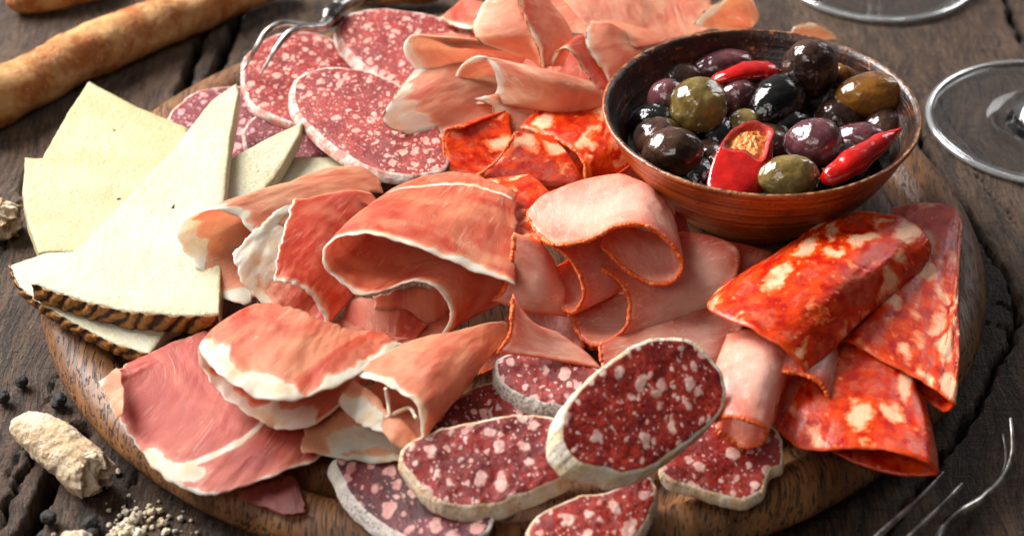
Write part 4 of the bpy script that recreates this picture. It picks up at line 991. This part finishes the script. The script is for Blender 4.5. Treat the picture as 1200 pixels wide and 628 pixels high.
loin('rolled pork loin slice with an open mouth under the broadest loin fold',
     [[(698, 312, 4.5), (723, 327, 4.4), (736, 350, 4.1), (735, 378, 3.7), (718, 398, 3.3), (694, 404, 3.1), (677, 390, 3.15), (672, 368, 3.3)],
      [(750, 290, 4.1), (785, 300, 4.0), (805, 320, 3.9), (803, 350, 3.6), (785, 378, 3.2), (755, 385, 3.0), (735, 370, 3.05), (725, 345, 3.2)],
      [(800, 272, 3.9), (838, 278, 3.9), (866, 293, 3.8), (862, 330, 3.5), (845, 355, 3.2), (815, 365, 3.0), (795, 350, 3.0), (785, 325, 3.1)]], 83, tone=.4)
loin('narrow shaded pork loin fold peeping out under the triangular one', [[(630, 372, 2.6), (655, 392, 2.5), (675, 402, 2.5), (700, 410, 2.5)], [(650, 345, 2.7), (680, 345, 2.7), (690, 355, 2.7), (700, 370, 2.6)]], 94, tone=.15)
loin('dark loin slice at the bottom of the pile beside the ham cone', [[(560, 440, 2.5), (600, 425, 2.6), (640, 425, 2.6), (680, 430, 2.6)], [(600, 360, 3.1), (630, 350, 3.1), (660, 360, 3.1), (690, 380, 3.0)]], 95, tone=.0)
loin('pork loin ribbon forming a narrow upright loop left of the open-mouthed roll',
     [[(614, 276, 5.5), (640, 284, 5.5), (664, 300, 5.3), (680, 325, 4.9), (684, 350, 4.3), (672, 367, 3.8), (655, 358, 3.8), (643, 338, 4.1), (646, 316, 4.5)],
      [(690, 262, 4.5), (705, 272, 4.3), (718, 290, 4.1), (730, 312, 3.8), (733, 332, 3.5), (722, 342, 3.3), (702, 332, 3.3), (690, 312, 3.6), (685, 292, 3.9)]], 84, tone=.5)
loin('pale creamy pork loin slice standing on edge beside the ham, leftmost of the loin',
     [[(576, 352, 4.3), (588, 344, 4.5), (596, 322, 5.0), (600, 298, 5.5), (602, 273, 5.9)], [(622, 366, 3.9), (628, 355, 4.2), (634, 336, 4.6), (638, 312, 5.0), (632, 284, 5.5)], [(664, 371, 3.5), (662, 356, 3.8), (662, 340, 4.0), (655, 325, 4.2), (646, 305, 4.5)]], 85, tone=1.0)
loin('triangular pork loin slice with a pointed top above the dark salami',
     [[(582, 414, 4.1), (596, 397, 4.6), (600, 372, 5.2), (601, 344, 5.7)], [(630, 419, 4.1), (632, 408, 4.3), (630, 394, 4.6), (621, 374, 5.1)], [(705, 433, 3.8), (698, 424, 3.9), (680, 408, 4.1), (650, 390, 4.4)]], 86, tone=.85)
loin('broadest pale pork loin slice folded over the top of the loin pile',
     [[(617, 250, 5.7), (628, 271, 5.8), (652, 288, 6.0), (690, 281, 6.2), (725, 265, 6.5), (756, 266, 6.4), (784, 285, 5.8), (799, 308, 5.2), (791, 328, 4.8), (768, 333, 4.7), (735, 317, 4.9), (703, 287, 5.3)],
      [(635, 232, 5.5), (665, 218, 5.4), (700, 208, 5.3), (725, 205, 5.2), (745, 210, 5.2), (762, 220, 5.1), (775, 234, 4.8), (787, 252, 4.5), (783, 268, 4.4), (762, 272, 4.5), (742, 266, 4.6), (720, 256, 4.8)]], 87, tone=.8, bulge=.08)
loin('small rolled pork loin slice tucked under the largest chorizo fold',
     [[(890, 442, 4.0), (912, 437, 4.2), (938, 438, 4.2), (961, 450, 4.0), (971, 470, 3.5), (962, 490, 3.0), (935, 502, 2.7), (905, 498, 2.7)], [(910, 400, 4.0), (930, 396, 4.1), (955, 392, 4.1), (976, 398, 4.0), (980, 412, 3.5), (970, 432, 3.2), (945, 440, 3.0), (920, 440, 2.9)]], 88, tone=.1)
loin('rolled pork loin tube with a small orange-rimmed opening beside the oval salami',
     [[(834, 494, 4.0), (853, 488, 4.4), (878, 492, 4.5), (896, 503, 4.1), (893, 518, 3.5), (876, 524, 3.2), (856, 516, 3.2), (840, 503, 3.5)],
      [(836, 440, 4.0), (858, 436, 4.5), (892, 440, 4.6), (910, 452, 4.1), (908, 470, 3.5), (890, 476, 3.2), (865, 470, 3.1), (845, 460, 3.4)],
      [(852, 392, 3.9), (875, 386, 4.2), (905, 396, 4.4), (925, 425, 4.0), (922, 438, 3.5), (902, 440, 3.2), (872, 430, 3.1), (852, 410, 3.4)]], 89, tone=.75)

# ------------------------------------------------------------------ big chorizo folds on the right
RG = 'large folded chorizo slices on the right'
chor('red chorizo slice folded low at the front right, marbled with white fat',
     [[(912, 505, 2.9), (936, 524, 2.9), (975, 528, 3.1), (1020, 526, 3.3), (1060, 533, 3.4), (1090, 545, 3.1), (1098, 556, 2.6), (1060, 557, 2.2), (1012, 546, 2.1), (975, 530, 2.2)],
      [(935, 455, 3.2), (962, 460, 3.5), (998, 465, 3.6), (1032, 468, 3.6), (1062, 480, 3.5), (1084, 498, 3.3), (1092, 515, 2.8), (1064, 520, 2.5), (1018, 510, 2.4), (985, 500, 2.4)],
      [(960, 405, 3.3), (990, 400, 3.4), (1020, 403, 3.5), (1045, 412, 3.5), (1062, 428, 3.4), (1074, 452, 3.2), (1082, 470, 2.8), (1062, 480, 2.5), (1022, 480, 2.4), (990, 480, 2.4)]], 91, RG, 'chorizo_b', tone=.35, th=.15)
chor('upright marbled chorizo slice at the far right rim of the board',
     [[(985, 395, 3.7), (1015, 412, 3.8), (1045, 428, 3.8), (1075, 443, 3.7), (1100, 460, 3.6), (1116, 476, 3.3), (1106, 482, 2.8), (1085, 468, 2.6), (1066, 450, 2.6)],
      [(1015, 330, 3.7), (1050, 332, 3.9), (1082, 340, 3.9), (1106, 350, 3.8), (1118, 385, 3.7), (1121, 432, 3.4), (1114, 445, 2.9), (1098, 440, 2.7), (1080, 430, 2.7)],
      [(1046, 244, 3.4), (1082, 238, 3.5), (1112, 241, 3.6), (1126, 256, 3.6), (1122, 320, 3.6), (1121, 390, 3.4), (1116, 405, 3.0), (1105, 405, 2.8), (1092, 400, 2.8)]], 92, RG, 'chorizo_b', tone=.55, th=.15)
chor('largest glossy chorizo slice folded into a cone over the others, in front of the bowl',
     [[(850, 334, 4.4), (829, 360, 4.7), (860, 377, 5.1), (896, 394, 5.2), (923, 412, 4.9), (941, 436, 4.2), (928, 437, 3.8), (902, 414, 3.6), (880, 392, 3.7)],
      [(905, 300, 4.7), (915, 305, 5.2), (945, 318, 5.5), (980, 330, 5.5), (1002, 342, 5.1), (1016, 365, 4.3), (1000, 380, 3.9), (972, 368, 3.7), (940, 352, 3.7)],
      [(962, 262, 4.4), (1000, 252, 4.8), (1036, 251, 5.0), (1068, 260, 5.0), (1087, 278, 4.8), (1089, 298, 4.3), (1074, 320, 3.9), (1042, 328, 3.7), (1002, 320, 3.7)]], 93, RG, tone=.55, th=.16, wr=.08)

# ------------------------------------------------------------------ thick dry salami slices at the front
FG = 'thick dry salami slices at the front'
def fuet(label, outline, anchors, off, mt, rd, seed, **kw):
    a = dict(bump=.045, round_=.05, proud=.05, lift=.02, ragged=.05); a.update(kw)
    return slab('salami_slice', label, 'salami', FG, outline, plane3(*anchors), off, M[mt], M[rd], 'rind', seed=seed, **a)
fuet('dark salami slice mostly hidden behind the two middle slices, below the ham cone',
     [(502, 508, ), (512, 482), (540, 464), (580, 448), (618, 452), (640, 476), (640, 505), (600, 520), (550, 530), (515, 528)], ((510, 500, 2.9), (620, 460, 3.0), (600, 515, 2.6)), (-.1, -.1, -.6), 'salami_dark', 'rind_tan', 101)
fuet('dark purple salami slice with a grey mouldy rind, leftmost of the front slices',
     [(394, 538), (425, 533), (465, 538), (505, 555), (545, 585), (577, 603), (568, 624), (530, 640), (480, 630), (440, 606), (412, 580), (400, 558)], ((400, 540, 2.9), (520, 560, 3.0), (500, 635, 2.5)), (-.24, -.15, -.38), 'salami_purple', 'rind_grey', 102)
fuet('dark red salami slice cut by the bottom edge of the picture',
     [(619, 625), (633, 603), (670, 585), (720, 574), (762, 560), (768, 578), (758, 605), (742, 632), (728, 656), (680, 668), (640, 660), (622, 642)], ((630, 610, 2.8), (760, 565, 2.9), (700, 655, 2.4)), (.06, -.08, -.36), 'salami_red', 'rind_tan', 103)
fuet('salami slice with a scalloped edge under the small orange-rimmed loin tube',
     [(776, 550), (786, 528), (808, 508), (846, 492), (888, 490), (908, 502), (915, 525), (914, 543), (902, 548), (896, 562), (892, 574), (872, 583), (835, 577), (805, 565), (785, 560)], ((785, 540, 2.9), (900, 500, 3.0), (870, 580, 2.6)), (0, -.1, -.36), 'salami_red', 'rind_tan', 104)
fuet('short salami slice with a white side, tucked under the triangular loin slice',
     [(583, 422), (600, 415), (642, 416), (690, 428), (712, 445), (700, 470), (668, 476), (634, 469), (604, 458), (586, 442)], ((585, 430, 3.7), (700, 440, 3.8), (640, 468, 3.4)), (-.12, -.14, -.55), 'salami_dark', 'rind_grey', 105)
fuet('plump salami slice with a tan rind, directly left of the big oval one',
     [(470, 533), (478, 521), (505, 507), (545, 497), (585, 489), (622, 486), (652, 492), (668, 520), (668, 550), (645, 565), (605, 580), (572, 591), (540, 592), (512, 584), (490, 565)], ((475, 535, 3.9), (640, 490, 4.1), (560, 590, 3.2)), (.05, -.22, -.45), 'salami_dark', 'rind_tan', 106)
fuet('big oval salami slice propped on the others, thick white rind',
     [(658, 502), (664, 478), (685, 452), (712, 428), (745, 406), (782, 396), (812, 402), (838, 428), (850, 458), (838, 488), (812, 510), (780, 535), (742, 553), (706, 548), (676, 540), (662, 524)],
     ((660, 500, 5.3), (845, 455, 4.9), (735, 552, 4.1)), (-.42, -.12, -.52), 'salami_red', 'rind_white', 107, n=300, rings=44, proud=.07)

# ------------------------------------------------------------------ bowl of olives
BZ = 6.75; bc = P(892, 128, BZ)
PB = lambda x, y, z: P(x, y, z + .2)                                  # things in the bowl
pr_out = [(0.01, 1.93), (1.2, 1.93), (2.2, 1.93), (2.4, 2.05), (2.75, 2.4), (3.6, 3.1), (4.5, 4.1), (5.2, 5.2), (5.75, 6.35)]
pr_rim = [(5.86, 6.52), (5.88, 6.62), (5.8, 6.68), (5.68, 6.62)]
pr_in = [(5.45, 6.0), (4.95, 5.0), (4.2, 4.0), (3.2, 3.1), (2.0, 2.6), (0.01, 2.5)]
pts = np.array([(a, b, 0) for a, b in pr_out + pr_rim + pr_in]); pf = curve(pts, 150)[:, :2]; pf[:, 0] = np.maximum(pf[:, 0], .005) * 1.06; pf[:, 1] = 1.93 + (pf[:, 1] - 1.93) * 1.035
V, F, uvb = lathe(pf, 256, 0.006, 4)
k = 256; kk = len(pf); zz = np.tile(pf[:, 1], k); im = int(np.argmax(pf[:, 1]))
rimv = np.tile(np.clip(1 - np.abs(np.linalg.norm(pf - pf[im], axis=1)) / .28, 0, 1), k); ins = np.tile((np.arange(kk) > im).astype(float), k)
V = V + np.array([bc[0], bc[1], 0])
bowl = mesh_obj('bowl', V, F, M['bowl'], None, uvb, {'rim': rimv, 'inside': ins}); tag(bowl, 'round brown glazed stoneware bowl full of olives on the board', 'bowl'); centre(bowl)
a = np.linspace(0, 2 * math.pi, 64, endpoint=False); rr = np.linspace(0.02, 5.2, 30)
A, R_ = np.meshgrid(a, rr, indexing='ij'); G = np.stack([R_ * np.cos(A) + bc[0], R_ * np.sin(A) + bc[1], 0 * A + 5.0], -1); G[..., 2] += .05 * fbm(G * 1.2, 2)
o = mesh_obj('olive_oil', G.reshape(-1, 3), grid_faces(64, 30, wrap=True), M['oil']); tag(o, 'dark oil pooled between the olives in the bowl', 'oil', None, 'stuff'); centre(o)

OG = 'olives in the bowl'
def olive(label, px, py, z, a, b, tilt, az, m, seed, point=.08, dent=None):
    """a = half length, b = half width (cm)"""
    a *= 1.07; b *= 1.09
    o = ellipsoid('olive', PB(px, py, z), (b, b * .97, a), (tilt, 0, az), M[m], None, 64, 44, point, .075, seed, dent); tag(o, label, 'olive', OG); centre(o); return o
hp = math.pi / 2
olive('dark purple olive at the back behind the red pepper strip', 850, 80, 5.4, 1.3, .72, hp, hp + .2, 'olive_purple', 1)
olive('round shiny green-brown olive at the left of the bowl', 819, 125, 6.1, 1.12, 1.08, .5, 0, 'olive_green', 2, .05)
olive('small purple-grey olive at the left wall of the bowl', 781, 118, 5.5, .95, .72, .4, .4, 'olive_purple', 3)
olive('dark olive with a stem hole at the front left of the bowl', 788, 179, 5.9, 1.12, .95, hp * .9, 1.3, 'olive_dark', 4, .04, (0.45, .55, .1))
olive('dark olive half hidden behind the one with the stem hole', 772, 165, 5.3, 1.0, .9, hp, .8, 'olive_dark', 5)
olive('cut purple olive between the green olive and the pepper strip', 860, 116, 5.5, .95, .7, .9, 1.9, 'olive_purple', 6)
olive('glossy black olive in the middle of the bowl', 909, 121, 5.8, 1.35, .95, hp * .85, hp + .9, 'olive_black', 7)
olive('tall dark brown olive standing at the back of the bowl', 949, 81, 6.4, 1.28, 1.06, .25, 0, 'olive_dark', 8, -.03)
olive('amber brown olive at the right of the bowl', 1018, 112, 5.9, 1.3, .86, hp * .95, hp + .05, 'olive_brown', 9)
olive('plump reddish purple olive at the front right of the bowl', 953, 168, 6.0, 1.12, .95, hp * .8, 1.1, 'olive_purple', 10)
olive('small dark purple olive next to the pointed chili', 1010, 163, 5.5, .95, .62, hp, hp - .3, 'olive_purple', 11)
olive('olive-green olive at the front rim beside the pointed chili', 924, 207, 5.9, 1.12, .78, hp, hp + .1, 'olive_green', 12)
olive('little green olive peeking above the cut chili', 873, 149, 5.3, .7, .66, .4, 0, 'olive_green', 13)
olive('amber olive tip behind the amber brown olive', 985, 92, 5.3, .7, .55, .4, 0, 'olive_brown', 14)
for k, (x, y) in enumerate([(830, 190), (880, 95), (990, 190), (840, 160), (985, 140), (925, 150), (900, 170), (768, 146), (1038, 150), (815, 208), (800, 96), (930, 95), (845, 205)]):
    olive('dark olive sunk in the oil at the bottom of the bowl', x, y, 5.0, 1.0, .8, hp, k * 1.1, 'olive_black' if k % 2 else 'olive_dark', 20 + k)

def pepper_path(pts, n): return curve([PB(*q) for q in pts], n)
# a folded strip of chili at the back
path = pepper_path([(828, 97, 6.0), (850, 90, 6.3), (880, 83, 6.4), (902, 83, 6.3), (918, 92, 6.0)], 60)
V, F, uv = tube(path, np.interp(np.linspace(0, 1, 60), [0, .15, .5, .85, 1], [.08, .35, .55, .5, .2]), 28, True, 3, .10, 1.2, .62)
o = mesh_obj('chili_strip', V, F, M['chili'], None, uv); tag(o, 'bright red chili strip at the back of the bowl', 'chili pepper', 'red chili pieces in the bowl'); centre(o)
# pointed chili
path = pepper_path([(962, 212, 6.0), (975, 206, 6.2), (1000, 190, 6.45), (1025, 172, 6.6), (1045, 158, 6.75), (1057, 150, 6.9)], 70)
V, F, uv = tube(path, np.interp(np.linspace(0, 1, 70), [0, .08, .35, .7, .93, 1], [.12, .4, .58, .42, .12, .03]), 30, True, 5, .07, 1.3, .9)
o = mesh_obj('chili_tip', V, F, M['chili'], None, uv); tag(o, 'pointed red chili end at the right front rim of the bowl', 'chili pepper', 'red chili pieces in the bowl'); centre(o)
# cut chili tube with filling
def ring_px(pts, n): return closed_curve([PB(*q) for q in pts], n)
n_ = 96
top = ring_px([(862, 149, 6.7), (885, 142, 6.7), (905, 150, 6.5), (902, 168, 6.4), (893, 188, 6.3), (872, 180, 6.4), (846, 172, 6.5), (852, 158, 6.6)], n_)
bot = ring_px([(842, 205, 5.4), (868, 205, 5.2), (890, 212, 5.1), (897, 222, 5.2), (882, 229, 5.5), (855, 228, 5.7), (830, 218, 5.8), (832, 208, 5.7)], n_)
ts = np.linspace(0, 1, 26); W = top[:, None] * (1 - ts)[None, :, None] + bot[:, None] * ts[None, :, None]
cc = W.mean(0); W = W + (W - cc[None]) * (0.10 * np.sin(ts * math.pi))[None, :, None]; W = W + 0.09 * fbm(W * 1.1, 3)[..., None]
inner = cc[None, :, :] + (W[:, ::-1] - cc[None, ::-1]) * 0.80 + (cc[::-1] - cc)[None]
inner = inner[:, -12:][:, ::-1]
Wb = np.concatenate([cc[-1][None, None] + (W[:, -1:] - cc[-1]) * .02, W[:, ::-1]], 1)
o = mesh_obj('cut_chili', Wb.reshape(-1, 3), grid_faces(n_, Wb.shape[1], wrap=True, flip=True), M['chili'], None, np.zeros((n_ * Wb.shape[1], 2)))
tag(o, 'cut red chili standing at the front of the bowl with an orange seedy filling', 'chili pepper', 'red chili pieces in the bowl')
Ii = np.concatenate([W[:, :1], inner], 1)
mesh_obj('inner_wall', Ii.reshape(-1, 3), grid_faces(n_, Ii.shape[1], wrap=True), M['chili_in'], o, np.zeros((n_ * Ii.shape[1], 2)))
fc = top.mean(0) - np.array([0, 0, .25])
k = 90; a = np.linspace(0, 2 * math.pi, k, endpoint=False); rr = np.linspace(.02, 1, 36)
G = fc + (top[np.linspace(0, n_ - 1, k).astype(int)][:, None] - top.mean(0)) * (rr * .84)[None, :, None]
G[..., 2] += .18 * (1 - rr ** 2)[None, :] + .22 * np.abs(fbm(G * 2.2, 3)) + .05 * fbm(G * 7, 2)
mesh_obj('filling', G.reshape(-1, 3), grid_faces(k, 36, wrap=True), M['seeds'], o, np.zeros((k * 36, 2)))
centre(o)
# purple scrap between the bowl foot and the loin
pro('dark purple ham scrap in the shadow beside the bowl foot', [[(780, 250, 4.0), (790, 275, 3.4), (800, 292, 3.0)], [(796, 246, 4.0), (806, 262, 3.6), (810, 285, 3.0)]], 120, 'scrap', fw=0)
